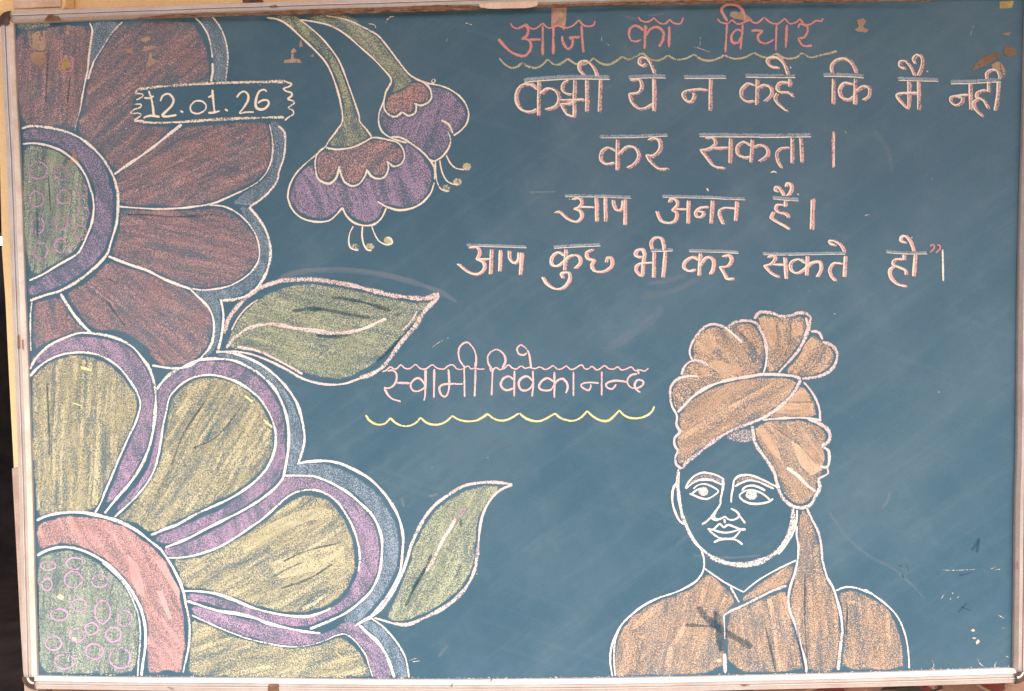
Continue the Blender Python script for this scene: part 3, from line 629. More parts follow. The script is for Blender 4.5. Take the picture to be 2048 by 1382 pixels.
# --- hanging bell flowers
b1 = lines('bell_flower', cb, [
 (4, 1.2, '2:115,120 200,135 270,180 340,245 410,310 470,370 520,430 560,510 595,610 620,710 632,820 600,880 540,960 515,1000 440,1065 370,1125 310,1190 270,1270 258,1340 4:262,170 280,220 320,270 380,305 460,320 540,310 590,270 630,222'),
 (4, 1.1, '2:340,135 400,180 480,250 550,330 605,410 640,490 680,600 715,700 745,790 750,830 800,890 835,940'),
 (4.5, 1.2, '2:520,1010 600,1020 700,1005 780,970 835,940 900,945 965,960'),
 (4.5, 1.2, '2:500,1010 455,1060 445,1130 460,1210 500,1245 550,1250 590,1210 610,1135|2:610,1135 625,1200 650,1245 700,1270 750,1250 785,1200 800,1155|2:800,1160 825,1200 870,1220 920,1205 945,1150 935,1100|2:935,1100 980,1135 1030,1120 1055,1070 1040,1010 1000,970 920,950'),
 (5, 1.25, '4:630,222 660,280 710,325 780,345 850,335 900,290 930,225|4:870,182 940,220 1020,240 1110,225 1180,185 1235,120 1258,50'),
 (5, 1.0, '4:1262,30 2:1262,1160 1240,1110 1180,1040 1100,980 1030,940 965,935'),
 (3.6, 1.25, '4:705,350 680,400 675,460 690,500 740,515|4:768,350 765,410 775,470 800,510 830,515|4:830,345 850,400 880,450 930,475 970,465 960,435 930,425')], 'cream')
tag(b1, 'lower hanging bell flower with purple bloom and red cap')
flat(K['olive'], '2:170,105 330,110 350,140 400,190 490,270 560,360 610,460 650,560 690,680 720,790 750,850 820,930 720,990 600,1010 535,990 590,910 640,830 640,720 615,600 580,500 530,410 470,340 390,270 310,200 230,140', 'stem', b1, z=3e-4, dens=.62, ang=70, ragged=1.5)
flat(K['coral'], '2:495,1030 460,1080 455,1150 475,1210 520,1240 570,1210 600,1130 625,1150 640,1210 690,1255 745,1240 775,1190 800,1140 840,1190 890,1205 930,1170 930,1090 980,1115 1030,1100 1040,1040 1000,990 920,960 840,955 760,995 640,1030 560,1035', 'flower_cap', b1, z=3e-4, dens=.58, ang=130, ragged=1.5)
flat(K['purple'], '2:430,1110 360,1160 300,1240 280,1330 4:280,180 330,250 420,290 510,300 580,260 625,200 680,270 750,315 830,320 890,270 910,200 960,205 1050,220 1140,200 1210,140 1240,50 2:1240,1180 1200,1090 1120,1010 1060,980 1070,1080 1020,1140 960,1160 920,1225 850,1228 800,1205 760,1270 690,1290 630,1255 600,1220 560,1262 480,1252 440,1180', 'flower_bloom', b1, z=2e-4, dens=.7, ang=75, ragged=1.5)
for x, y, a in ((718, 493, 25), (818, 490, 30), (943, 445, 40)):
    flat(K['ochre'], [[(TILE[4][0]+(x+28*math.cos(R(k*45+a)))/3.4133, TILE[4][1]+(y+22*math.sin(R(k*45+a)))/3.4133) for k in range(8)]], 'stamen_tip', b1, z=6e-4, dens=1.0, ragged=0, rim=1.5)
b2 = lines('bell_flower', cb, [
 (4, 1.15, '2:345,135 450,150 560,180 660,240 740,310 820,380 890,450 965,545 930,620 910,700 885,760 878,830 900,895 960,940 1030,965 1070,975'),
 (4, 1.1, '2:520,108 620,125 700,150 780,190 870,240 940,320 1000,400 1070,490 1120,530 1200,565 1300,585 1390,625 1460,690 1492,770 1480,840 1440,890 1390,925'),
 (4.5, 1.15, '2:965,560 925,640 915,700 920,750 960,790 1000,795 1040,762|2:1040,765 1085,790 1130,765 1135,710|2:1120,705 1165,720 1215,700 1240,660 1225,600 1180,560 1130,540'),
 (4.5, 1.1, '2:1305,820 1355,850 1385,910|2:1355,905 1370,960 1350,1020 1310,1070 1260,1100 1230,1090'),
 (3.4, 1.2, '2:1340,1060 1365,1110 1400,1145 1450,1157 1480,1150|2:1295,1095 1310,1170 1340,1230 1380,1255 1420,1260|2:1265,1100 1268,1180 1280,1250 1310,1295 1360,1305'),
 (2, 1.0, '2:1248,540 1240,555 1252,568 1265,552 1255,538')], 'cream')
tag(b2, 'upper hanging bell flower partly behind the lower one')
flat(K['olive'], '2:350,118 520,98 640,98 720,125 790,205 870,255 930,335 1000,425 1060,500 1115,555 1040,605 970,640 985,560 960,515 880,430 800,350 720,280 640,220 560,170 450,140', 'stem', b2, z=2.2e-4, dens=.62, ang=45, ragged=1.5)
flat(K['coral'], '2:1110,565 1180,570 1220,620 1220,680 1170,700 1110,690 1120,750 1080,775 1035,750 990,780 940,765 925,720 950,650 1040,625', 'flower_cap', b2, z=3e-4, dens=.66, ang=100, ragged=1.5)
flat(K['purple'], '2:1225,590 1300,600 1380,640 1450,710 1475,790 1450,860 1390,900 1350,905 1355,980 1320,1050 1250,1088 1170,1010 1080,955 980,930 915,870 893,800 900,740 940,800 1000,815 1040,790 1090,805 1145,775 1150,730 1215,725 1255,670 1245,620', 'flower_bloom', b2, z=2e-4, dens=.62, ang=110, ragged=1.5)
for x, y in ((1480, 1138), (1415, 1242), (1340, 1285)):
    flat(K['ochre'], [[(TILE[2][0]+(x+26*math.cos(R(k*45)))/3.4133, TILE[2][1]+(y+24*math.sin(R(k*45)))/3.4133) for k in range(8)]], 'stamen_tip', b2, z=6e-4, dens=1.0, ragged=0, rim=1.5)

# --- leaves
l1 = lines('chalk_leaf', cb, [
 (11.0, .72, '3:1530,1080 1560,985 1620,900 1700,820 1800,760 1920,722 4:250,718 350,712 450,715 560,730 700,755 840,790 960,820 1080,835 1200,842 1290,812'),
 (11.0, .78, '4:1290,820 1250,870 1190,930 1130,1030 0:806,680 787,706 770,729 745,747 720,756'),
 (5.5, 1.1, '0:720,757 685,768 645,768 605,757 3:1960,1330 1840,1270 1720,1225 1600,1205 1475,1210'), (6.1, .95, '3:1620,1175 1740,1195 1860,1245 1980,1310 0:605,748'),
 (8.5, .75, '3:1545,1180 1610,1105 1690,1050 1800,1020 4:180,1020 300,1045 450,1070 600,1080 720,1065'), (8.5, 1.1, '4:720,1065 800,1040 860,1010 930,980'),
 (3.7, 1.0, '3:1580,1060 1620,985 1680,910 1760,850|4:300,1040 400,1050 520,1062'), (4.3, .9, '4:1140,930 1100,1000 1040,1060')], 'grainy')
tag(l1, 'large chalk leaf with a wide grainy outline')
flat(K['olive'], '3:1590,1060 1650,960 1720,880 1830,810 1950,770 4:300,750 420,745 560,762 700,787 850,820 980,850 1100,870 1225,868 1180,930 1110,1010 1040,1100 960,1180 880,1260 800,1320 720,1355 0:690,757 650,757 610,745 560,725 520,705 480,700 450,690', 'leaf_blade', l1, z=3e-4, dens=.66, ang=15, pulls=.62)
l2 = lines('chalk_leaf', cb, [
 (7.3, 1.1, '8:820,862 900,800 980,680 1040,560 1080,440 7:1100,820 1140,730 1200,620 1270,540 1350,480'), (7.3, .8, '7:1350,480 1450,420 1560,395 1680,392 1790,405'),
 (6.1, 1.1, '7:1790,408 1700,450 1630,530 1590,610 1570,700 1560,800'), (8.5, .8, '7:1560,800 1550,900 1530,1000 1480,1100 1400,1190 1300,1260 8:1200,860 1080,910 980,905'), (4.3, 1.1, '8:1040,915 980,905 850,865'),
 (7.9, 1.15, '7:1405,640 1370,700 1320,780 1280,860'), (7.3, .7, '7:1280,860 1240,940 1200,1000')], 'grainy')
tag(l2, 'smaller upright chalk leaf with a pointed tip')
flat(K['olive'], '7:1110,860 1160,735 1230,625 1310,545 1400,483 1500,433 1620,415 1710,412 1660,490 1600,560 1560,620 1545,720 1535,850 1525,960 1470,1070 1380,1170 1280,1240 1180,1290 8:1080,885 980,885 930,860 1000,720 1070,560', 'leaf_blade', l2, z=3e-4, dens=.68, ang=118, pulls=.6)
strokes('pink_streak', l2, 'violet', '7:1480,560 1430,620 1390,680', 8, .45)

# --- portrait
pt = lines('chalk_portrait', cb, [
 (7, .85, '11:265,405 258,480 255,560 265,650 280,750 305,850 340,940 390,1040 450,1120 510,1170 570,1215'),
 (13, .74, '11:560,1215 640,1250 750,1280 870,1288 990,1265 1080,1228 1170,1165 1240,1080 1295,980 1318,880 1315,770'),
 (4.5, 1.1, '11:1355,785 1350,880 1315,1000 1250,1110 1180,1190'), (5.5, 1.25, '11:240,540 215,580 205,650 210,730 235,810 270,880 315,915'),
 (4.5, 1.15, '10:690,400 710,470 705,540 670,600 620,640 520,690 400,730 300,780 220,840 150,910 105,990 75,1080 70,1170 85,1265'), (4, .8, '10:150,905 110,1000 95,1100 98,1200 105,1265'),
 (4.5, 1.1, '10:1345,240 1342,300 1355,380 1350,470'), (4, 1.15, '10:715,530 800,590 880,640 980,690|10:980,690 1080,610 1200,540 1340,472'),
 (4, 1.1, '10:1610,680 1680,655 1760,665 1850,700 12:280,680 360,730 430,785 490,845 530,910 560,990 575,1060 585,1140 588,1225')])
tag(pt, 'portrait bust in an orange turban and coat')
FEAT = [('eyebrow', '11:325,582 360,520 410,470 480,440 550,445 620,465 682,502|11:330,588 400,530 470,505 550,505 610,525 660,550', 4.6),
 ('eyebrow', '11:768,515 820,470 900,460 970,475 1050,510 1120,545 1175,575|11:785,565 850,530 920,510 1000,525 1080,560 1140,588', 4.6),
 ('nose', '11:670,500 674,560 660,640 648,700 650,730 600,800 560,850 520,890 478,915|11:772,510 765,580 752,640 748,715|11:610,800 590,840 620,870 660,860 690,845 730,872 780,870 822,840 800,800 745,768|11:822,835 850,870 877,905|11:560,850 590,872 630,878|11:685,865 690,905', 4.6),
 ('eye', '11:400,588 440,555 500,543 560,562 628,605 595,645 530,680 470,675 415,652 365,632|11:385,632 430,600 480,583', 4.4),
 ('eye', '11:845,605 880,570 940,558 1000,572 1062,605|11:820,650 870,610 940,600 1010,620 1060,650 1105,690|11:822,655 850,690 920,722 1000,726 1080,712 1135,680', 4.6),
 ('mouth', '11:530,955 582,962 640,912 680,942 720,920 780,940 830,960 882,963|11:582,965 640,985 700,992 770,980 830,960|11:545,968 590,1010 640,1040 700,1050 770,1040 820,990 835,965|11:588,1082 640,1058 700,1050 770,1052 820,1075 852,1102', 4.6)]
fe = {}
for nm, s, wd in FEAT:
    o = strokes(nm, pt, 'white', s, wd, 1.3); fe.setdefault(nm, []).append(o)
K['browdust'] = chalk('eyebrow_chalk', srgb(215, 195, 188), None, .2, .2, dust=.3)
for s in ('11:350,575 400,500 480,455 560,460 650,500 655,535 560,495 470,495 400,530', '11:785,550 830,485 910,473 1000,498 1090,540 1150,575 1080,555 990,515 900,500'):
    flat(K['browdust'], s, 'eyebrow_shading', pt, z=3e-4, dens=.62, ragged=0, rim=2)
for s in ell(11, [(495, 612, 42, 40), (935, 645, 52, 42)]):
    flat(K['white'], [s[:-1]], 'iris', pt, z=3e-4, dens=.98, ragged=.5, rim=2.5)
tb = lines('turban', pt, [
 (7.9, .85, '9:630,410 612,360 625,300 670,230 720,180 780,165 850,185|9:870,185 930,150 1000,140 1060,155 1100,210 1130,290 1140,380|9:1055,130 1080,90 1120,82 1180,92 1240,112 1300,107 1370,87 1430,110 1430,170 1400,260 1350,350 1280,430|9:1520,285 1580,310 1618,360 1608,430 1560,490 1480,525 1380,537'),
 (6.1, 1.0, '9:850,185 900,225 970,290|9:1140,380 1130,450 1115,500|9:1280,430 1220,495|9:1440,215 1490,220 1520,270|9:740,450 690,420 630,415 580,450 555,510|9:1405,120 1418,180 1395,250'),
 (6.1, 1.15, '9:670,522 600,520 530,540 485,590 480,650 490,720 525,790 522,850 545,900 510,940 510,990 530,1030 515,1070 520,1120 555,1152'),
 (7.3, 1.15, '9:530,765 570,725 640,655 740,592 860,550 1000,525 1130,507 1300,517 1370,537'),
 (7.9, 1.0, '9:1370,545 1330,620 1280,680 1200,750 1100,810 1000,850'), (8.5, .78, '9:1000,850 880,900 780,960 680,1040 600,1100 560,1150'),
 (4.9, 1.1, '9:1390,560 1440,620 1480,690 1500,760 1500,830|9:1110,820 1200,810 1300,805 1400,805 1512,822'),
 (7.3, 1.0, '9:1420,815 1490,840 1550,880 1570,930 1555,970 1520,995 1560,1030 1565,1090 1550,1140 1500,1135'), (6.1, 1.1, '9:1550,1145 1555,1185 1500,1215 1490,1230'),
 (8.5, .85, '9:1490,1230 1500,1280 1470,1340 10:1440,90 1380,115 1310,100 1250,50 9:1220,1290 1205,1240 1190,1180 1150,1110 1100,1040 1060,980 1045,900 1040,860'),
 (7.9, 1.3, '9:1275,1145 1350,1200 1420,1270 1472,1305')], 'grainy')
tag(tb, 'orange folded turban')
for s, ang in (('9:640,400 635,300 690,215 780,182 850,197 890,180 960,158 1045,165 1100,240 1125,350 1105,490 1000,515 850,545 740,582 640,645 580,710 530,755 500,700 492,620 540,550 570,480 620,430', 50),
   ('9:1075,135 1120,100 1200,118 1300,125 1390,110 1410,180 1380,270 1320,360 1250,440 1200,490 1135,485 1150,380 1140,270', 75),
   ('9:1450,230 1500,280 1580,330 1600,390 1560,465 1480,507 1380,520 1250,498 1340,410 1400,310', 130),
   ('9:545,760 650,665 760,602 900,558 1050,535 1200,530 1350,547 1310,632 1240,700 1130,782 1000,838 870,892 760,962 640,1050 555,1130 525,1090 540,1010 525,960 555,900 535,840', 150),
   ('9:1375,580 1430,640 1470,720 1480,800 1300,797 1130,812 1250,722 1330,642', 0),
   ('9:1065,865 1150,828 1300,822 1420,830 1520,880 1550,940 1510,1000 1540,1060 1530,1120 1490,1150 1520,1180 1480,1240 1470,1320 10:1430,60 1380,95 1320,80 1260,30 9:1230,1250 1200,1160 1130,1060 1080,980 1060,910', 55)):
    flat(K['orange'], s, 'turban_fold', tb, z=3e-4, dens=.72, ang=ang, ragged=2, pulls=.7)
flat(K['grainy'], '9:860,938 900,905 1030,872 1045,960 1000,970 940,968 900,955', 'hair_tuft', pt, z=4e-4, dens=.5, ang=10, ragged=1, rim=2)
ct = lines('coat', pt, [
 (6.5, .9, '10:890,655 915,700 950,760'), (6, .9, '10:1275,645 1180,680 1060,740 960,790 890,820 845,850'), (3.5, .8, '10:845,850 850,930 852,1010'), (7, 1.15, '10:850,1110 855,1243'),
 (6, 1.0, '10:1350,472 1330,560 1300,650 1285,740 1300,830 1340,930 1370,1050 1400,1150 1410,1238'), (6, .95, '10:1410,115 1450,200 1490,280 1510,370 1520,480 1550,590'),
 (7, 1.15, '10:1550,590 1590,660 1620,750 1645,850 1655,960'), (8, .95, '10:1655,960 1640,1080 1625,1222')], 'grainy')
tag(ct, 'orange coat with a crossed collar')
for s, nm, ang in (('10:95,1262 85,1150 110,1020 180,900 280,812 400,752 540,702 640,652 700,590 730,555 830,632 930,750 870,810 850,850 845,1000 845,1243 170,1262', 'coat_front', 105),
   ('10:870,835 980,792 1100,745 1270,672 1275,750 1305,880 1345,1020 1375,1140 1390,1232 870,1243', 'coat_front', 82),
   ('10:985,705 1100,630 1220,562 1325,495 1300,625 1180,668 1060,728 970,762', 'collar', 150),
   ('10:1365,130 1410,130 1440,220 1480,300 1500,400 1510,500 1540,610 1590,700 1620,800 1640,950 1625,1100 1605,1232 1430,1238 1400,1130 1375,1020 1330,900 1300,800 1305,700 1335,580 1360,450 1355,300', 'turban_tail', 88),
   ('12:95,700 200,685 290,720 380,770 450,830 500,920 530,1030 545,1140 545,1232 120,1238 135,1100 145,950 130,820', 'coat_sleeve', 85)):
    flat(K['orange'], s, nm, ct, z=3e-4, dens=.6, ang=ang, ragged=2.5, pulls=.62)
for s, wd in (('10:670,790 740,880 850,960 960,1020 1035,1068', 19), ('10:795,820 805,900 820,1000 830,1095', 22), ('10:580,915 700,920 800,928', 8)):
    strokes('wiped_patch', ct, 'wet', s, wd, 1.2, z=7e-4)
# bolder pulls of the chalk and bare slits inside the rubbed areas
SW = [(tb, 'orange', '9:700,235 762,232 800,300 760,370 690,360 672,310|9:1212,157 1290,150 1290,190 1216,190|9:1312,150 1385,145 1383,230 1300,260|9:1230,702 1455,705 1455,778 1200,772|9:1350,620 1400,612 1440,690 1285,693|9:612,465 700,460 780,520 660,530 622,500|9:780,402 1000,470 850,540 742,440|9:1440,250 1500,285 1410,380 1350,420 1400,300|9:1080,120 1190,130 1210,240 1190,330 1150,300|9:1060,880 1120,850 1200,960 1240,1100 1180,1060|9:1300,960 1400,1010 1520,1160 1440,1200 1360,1120', 1.02, 60),
 (ct, 'orange', '10:400,760 440,790 350,860 260,930 200,960 230,880|10:570,900 600,920 520,1060 480,1200 440,1200 460,1080|10:1300,500 1240,560 1160,620 1100,650 1110,620|12:140,755 215,755 212,780 150,778', .95, 110),
 (f2, 'yellow', '5:550,280 628,300 625,318 552,300|5:1675,475 1728,520 1715,530 1670,490|5:1800,640 1862,690 1855,705 1800,655|5:485,525 565,550 560,556 486,533', 1.2, 10),
 (f2, 'ochre', '7:-60,800 120,680 320,590 480,560 560,580 560,650 420,650 200,740 -40,880|7:240,920 420,850 650,800 655,880 640,900 450,960 280,980|8:120,490 300,440 640,370 655,500 400,560 200,600|8:560,1080 660,1150 680,1190 650,1170', .98, 155),
 (f2, 'coral', '6:1050,470 1110,465 1230,680 1225,740|6:1070,685 1110,680 1180,880 1145,880|6:870,430 940,500 980,640 990,730 940,700 890,600', 1.1, 70),
 (f2, 'purple', '5:380,140 600,130 800,180 830,210 700,190 540,165 380,180|7:420,380 640,470 780,640 830,760 800,800 740,680 620,540 430,430|8:750,975 850,1010 880,1080 830,1050', .62, 40),
 (b1, 'purple', '4:340,60 400,80 430,160 380,220 340,180|4:700,90 780,110 770,160 710,140|2:1100,1020 1190,1100 1200,1240 1130,1200 1100,1100', .75, 60)]
for par, key, s, d, ang in SW:
    for st in parse(s): mb = MB(); fill(mb, st, dens=d, ang=ang, z=4.2e-4, ragged=.6, rim=1.2, round_=0, grow=.6); mb.build('bold_chalk_pull', K[key], par)
def slits(par, s, width):
    """places the chalk skipped: the bare board shows"""
    for st in parse(s): mb = MB(); ribbon(mb, st, width, 1.15, 7.3e-4, wob=.3, taper=.05); mb.build('bare_slit', K['wet'], par)
slits(l1, '4:290,930 400,915 520,920 640,945 820,975|4:560,835 700,852 840,887 965,925|4:450,1093 560,1105 690,1088|4:985,950 1000,960 1040,940|4:870,1270 1000,1150 1110,1030', 10)
slits(f2, '7:230,930 400,855 620,805|7:160,1035 300,960 360,940|7:210,1115 400,1050 560,950|5:1400,520 1260,730 1170,960|5:1650,560 1480,760 1320,840|5:320,400 330,600 340,900|6:260,640 262,900 270,1100', 5)
slits(f1, '3:870,270 1000,272 1200,285 1450,270|1:330,340 320,520 310,700|1:480,520 460,700|3:245,60 258,420|3:330,0 345,250|3:720,700 800,740|3:700,830 800,960 850,1030', 4.5)
slits(tb, '9:1300,150 1300,260 1260,380|9:900,190 1000,260 1060,340|9:1190,870 1350,980 1480,1120', 2.6)
slits(ct, '10:1400,560 1400,900 1420,1200|10:1340,900 1370,1080 1400,1220|10:1130,930 1170,1100 1200,1230|12:140,760 160,800 155,1000', 4)
slits(l2, '7:1240,880 1200,980 1100,1150|7:1440,640 1440,700|8:1440,500 1400,600|8:1200,520 1130,640 1060,790', 8)
slits(b1, '4:300,60 320,180 400,260|4:900,20 960,120', 2.5)

# --- writing
def letter(word, s, style):
    st = parse(s); mb = MB(); w_, off = style['w'], style.get('off', (0, 0))
    for p in st: ribbon(mb, [(x+off[0], y+off[1]) for x, y in p], w_, style['d'], 7e-4)
    o = mb.build('letter', K[style['k']], word)
    if 'over' in style:
        mb = MB(); ox, oy, ow = style['over']
        for p in st: ribbon(mb, [(x+ox, y+oy) for x, y in p], ow, 1.3, 9.5e-4)
        me = mb.build('letter_highlight', K['cream'], word)
    return o
def word(bar, letters, style, label=None):
    mb = MB()
    for wd, d, s in bar:
        for p in parse(s): ribbon(mb, p, wd, d, 8.5e-4 if style.get('barkey') else 7e-4, wob=.1)
    o = mb.build('word', K[style.get('barkey', style['k'])], cb)
    if style.get('barkey'):
        mb = MB()
        for wd, d, s in bar:
            for p in parse(s): ribbon(mb, [(x+1, y+wd*.6) for x, y in p], wd*.36, 1.2, 9.8e-4, wob=.1)
        mb.build('headline', K['cream'], o)
    for s in letters: letter(o, s, style)
    return o
T = dict(k='coral', w=6.2, d=1.15); T['k'] = 'titlepink'
K['titlepink'] = chalk('title_pink_chalk', srgb(228, 172, 167), srgb(214, 152, 148), .2, .2, dust=.35)
word([(4.4, 1.15, '13:155,175 175,205 215,215 275,182|13:275,182 310,215 350,215 400,175|13:400,175 440,210 490,205 515,185|13:515,185 560,210 620,200 675,150|13:675,150 700,185 740,200 785,190 798,158')],
 ['13:65,295 110,350 170,400 250,425 300,390 310,330 280,297 240,295|13:240,295 278,270 290,225 265,195 215,215|13:300,298 385,300|13:400,195 400,418', '13:480,205 480,412', '13:548,272 550,310 570,350 600,370 625,340 625,300 605,285 682,282|13:695,195 700,300 710,398'], T)
word([(4.6, 1.15, '13:1125,130 1150,158 1200,165 1245,135|13:1245,135 1280,172 1330,178 1360,148|13:1360,145 1395,175 1445,178 1465,132')],
 ['13:1180,190 1172,372|13:1165,230 1110,195 1065,215 1055,270 1080,310 1120,312 1145,300|13:1185,270 1215,222 1270,205 1312,240 1312,300 1280,355', '13:1360,200 1357,360'], T)
word([(4.6, 1.1, '13:1725,142 1750,168 1800,178 1835,150|13:1835,150 1880,182 1930,168 1965,150 2000,172 14:30,172 78,130|14:80,132 120,168 180,180 235,138|14:235,138 270,178 320,168 350,142|14:350,142 380,182 425,185 470,158 510,160 522,138')],
 ['13:1800,160 1770,110 1755,70 1790,40 1850,36 1900,60 1928,110 1935,165|13:1798,182 1785,398', '13:1918,182 1900,376|13:1912,240 1872,225 1832,270 1840,322 1880,322 1910,272', '14:-20,232 60,235 30,270 38,310 90,330 150,300|14:170,190 165,385', '14:250,188 240,362', '14:335,212 350,182 400,200 405,240 380,282 335,290|14:335,290 370,345 440,345'], T)
strokes('wavy_underline', cb, 'ochre', '13:70,440 110,485 165,515 215,500 245,475|13:245,475 290,505 350,515 400,490 435,450|13:435,450 480,485 530,485 590,445|13:590,445 640,480 690,490 740,480 785,440|13:785,440 840,480 900,490 960,460 1000,430|13:1000,430 1050,450 1100,430 1160,402|13:1160,402 1210,445 1280,458 1350,420|13:1350,420 1410,450 1480,445 1550,412|13:1550,412 1610,452 1690,457 1780,418|13:1780,418 1850,445 1930,435 2000,402|14:0,400 60,430 110,435 165,405|14:165,405 230,440 300,442 345,420|14:345,415 370,405 430,435 520,415 630,390', 5, 1.0, z=6e-4)
B = dict(k='pink', w=7.8, d=.8, off=(1.8, .6), over=(-2.2, -.8, 3.8), barkey='blue')
def bar(s, w_=6): return [(w_*1.2, 1.0, s)]
W1 = [
 (bar('13:255,605 400,592 620,580 905,583', 7), ['13:372,620 370,880|13:360,680 310,642 245,648 205,705 205,780 245,835 310,848 360,828|13:385,712 440,672 500,690 525,750 500,805 425,832', '13:600,612 560,632 550,680 580,710 628,716|13:645,610 640,750 640,888|13:640,885 590,870 550,810 548,790 600,788 645,772|13:540,760 720,755|13:735,610 735,850', '13:840,605 830,850|13:715,570 678,530 682,480 722,462 770,490 800,540 815,580']),
 (bar('13:1050,580 1200,574 1330,576', 6), ['13:1072,612 1130,602 1152,650 1130,702 1065,712|13:1060,712 1075,770 1120,820 1180,820 1240,788|13:1245,600 1245,845|13:1250,560 1218,480 1180,437 1140,445 1135,485 1165,500 1188,482']),
 (bar('13:1470,578 1790,578', 6), ['13:1675,600 1670,840|13:1650,685 1580,677 1490,692 1465,722 1490,765 1530,770 1550,730 1545,702']),
 (bar('13:1935,568 2040,572 14:30,572 310,572', 6), ['14:25,602 22,800|13:2010,652 1960,635 1910,680 1910,740 1950,770 2005,765|14:30,672 80,645 130,672 130,722 80,770', '14:272,600 272,660|14:265,627 200,627 175,670 200,700 260,702 300,735|14:180,707 160,750 185,790 220,820 255,845|14:260,570 230,490 180,440 120,440 100,470 130,505 190,515']),
 (bar('14:525,562 700,565 830,575', 6), ['14:605,600 600,790|14:595,555 590,500 630,455 690,447 740,480 778,555', '14:770,600 765,795|14:755,642 690,630 650,680 665,740 720,755 760,732|14:780,692 830,655 875,672 872,730 830,760']),
 (bar('14:1090,592 1230,597 1395,600', 6), ['14:1175,620 1175,710 1170,820 1130,790 1090,740 1097,715 1150,707 1250,705|14:1250,620 1250,835|14:1220,575 1190,510 1150,465 1110,470 1110,505 1150,522|14:1245,575 1275,500 1275,440 1240,417 1210,450 1228,487']),
 (bar('14:1490,618 1650,615 1800,605 1870,606', 6.5), ['14:1640,632 1645,835|14:1630,720 1560,725 1500,737 1495,770 1530,800 1575,780 1580,742 1540,737', '14:1780,620 1780,700|14:1760,682 1700,700 1690,740 1740,760 1780,825|14:1700,752 1665,782 1680,830 1735,885', '14:1855,620 1850,720 1830,840|14:1770,600 1765,560 1795,532 1840,532 1862,570 1865,600']),
 (bar('13:830,1032 1080,1030 1345,1018', 5), ['13:968,1060 965,1295|13:955,1150 900,1120 850,1150 840,1210 880,1245 950,1235|13:980,1172 1040,1115 1100,1122 1130,1180 1100,1240 1045,1275', '13:1205,1065 1250,1047 1290,1080 1285,1140 1240,1180 1190,1177|13:1190,1180 1220,1230 1280,1280 1355,1280']),
 (bar('13:1585,1018 1800,1020 2040,1022 14:40,1025 430,1020', 6.5), ['13:1640,1050 1690,1045 1710,1090 1660,1130 1600,1140|13:1600,1140 1640,1190 1700,1260 1780,1275|13:1680,1125 1810,1120|13:1825,1050 1820,1240', '13:1990,1060 1980,1235|13:1980,1110 1930,1077 1880,1110 1880,1170 1930,1195 1975,1190|14:0,1120 50,1100 100,1130 100,1180 40,1225', '14:290,1050 290,1240|14:275,1120 210,1125 175,1160 180,1220 210,1275', '14:355,1050 365,1235']),
]
for b_, ls in W1: word(b_, ls, B)
B2 = dict(k='rose2', w=6.6, d=.95, off=(1.8, .2), over=(-2.2, -.2, 3.9), barkey='blue')
K['rose2'] = chalk('salmon_chalk', srgb(242, 200, 192), srgb(232, 180, 172), .2, .2, dust=.35)
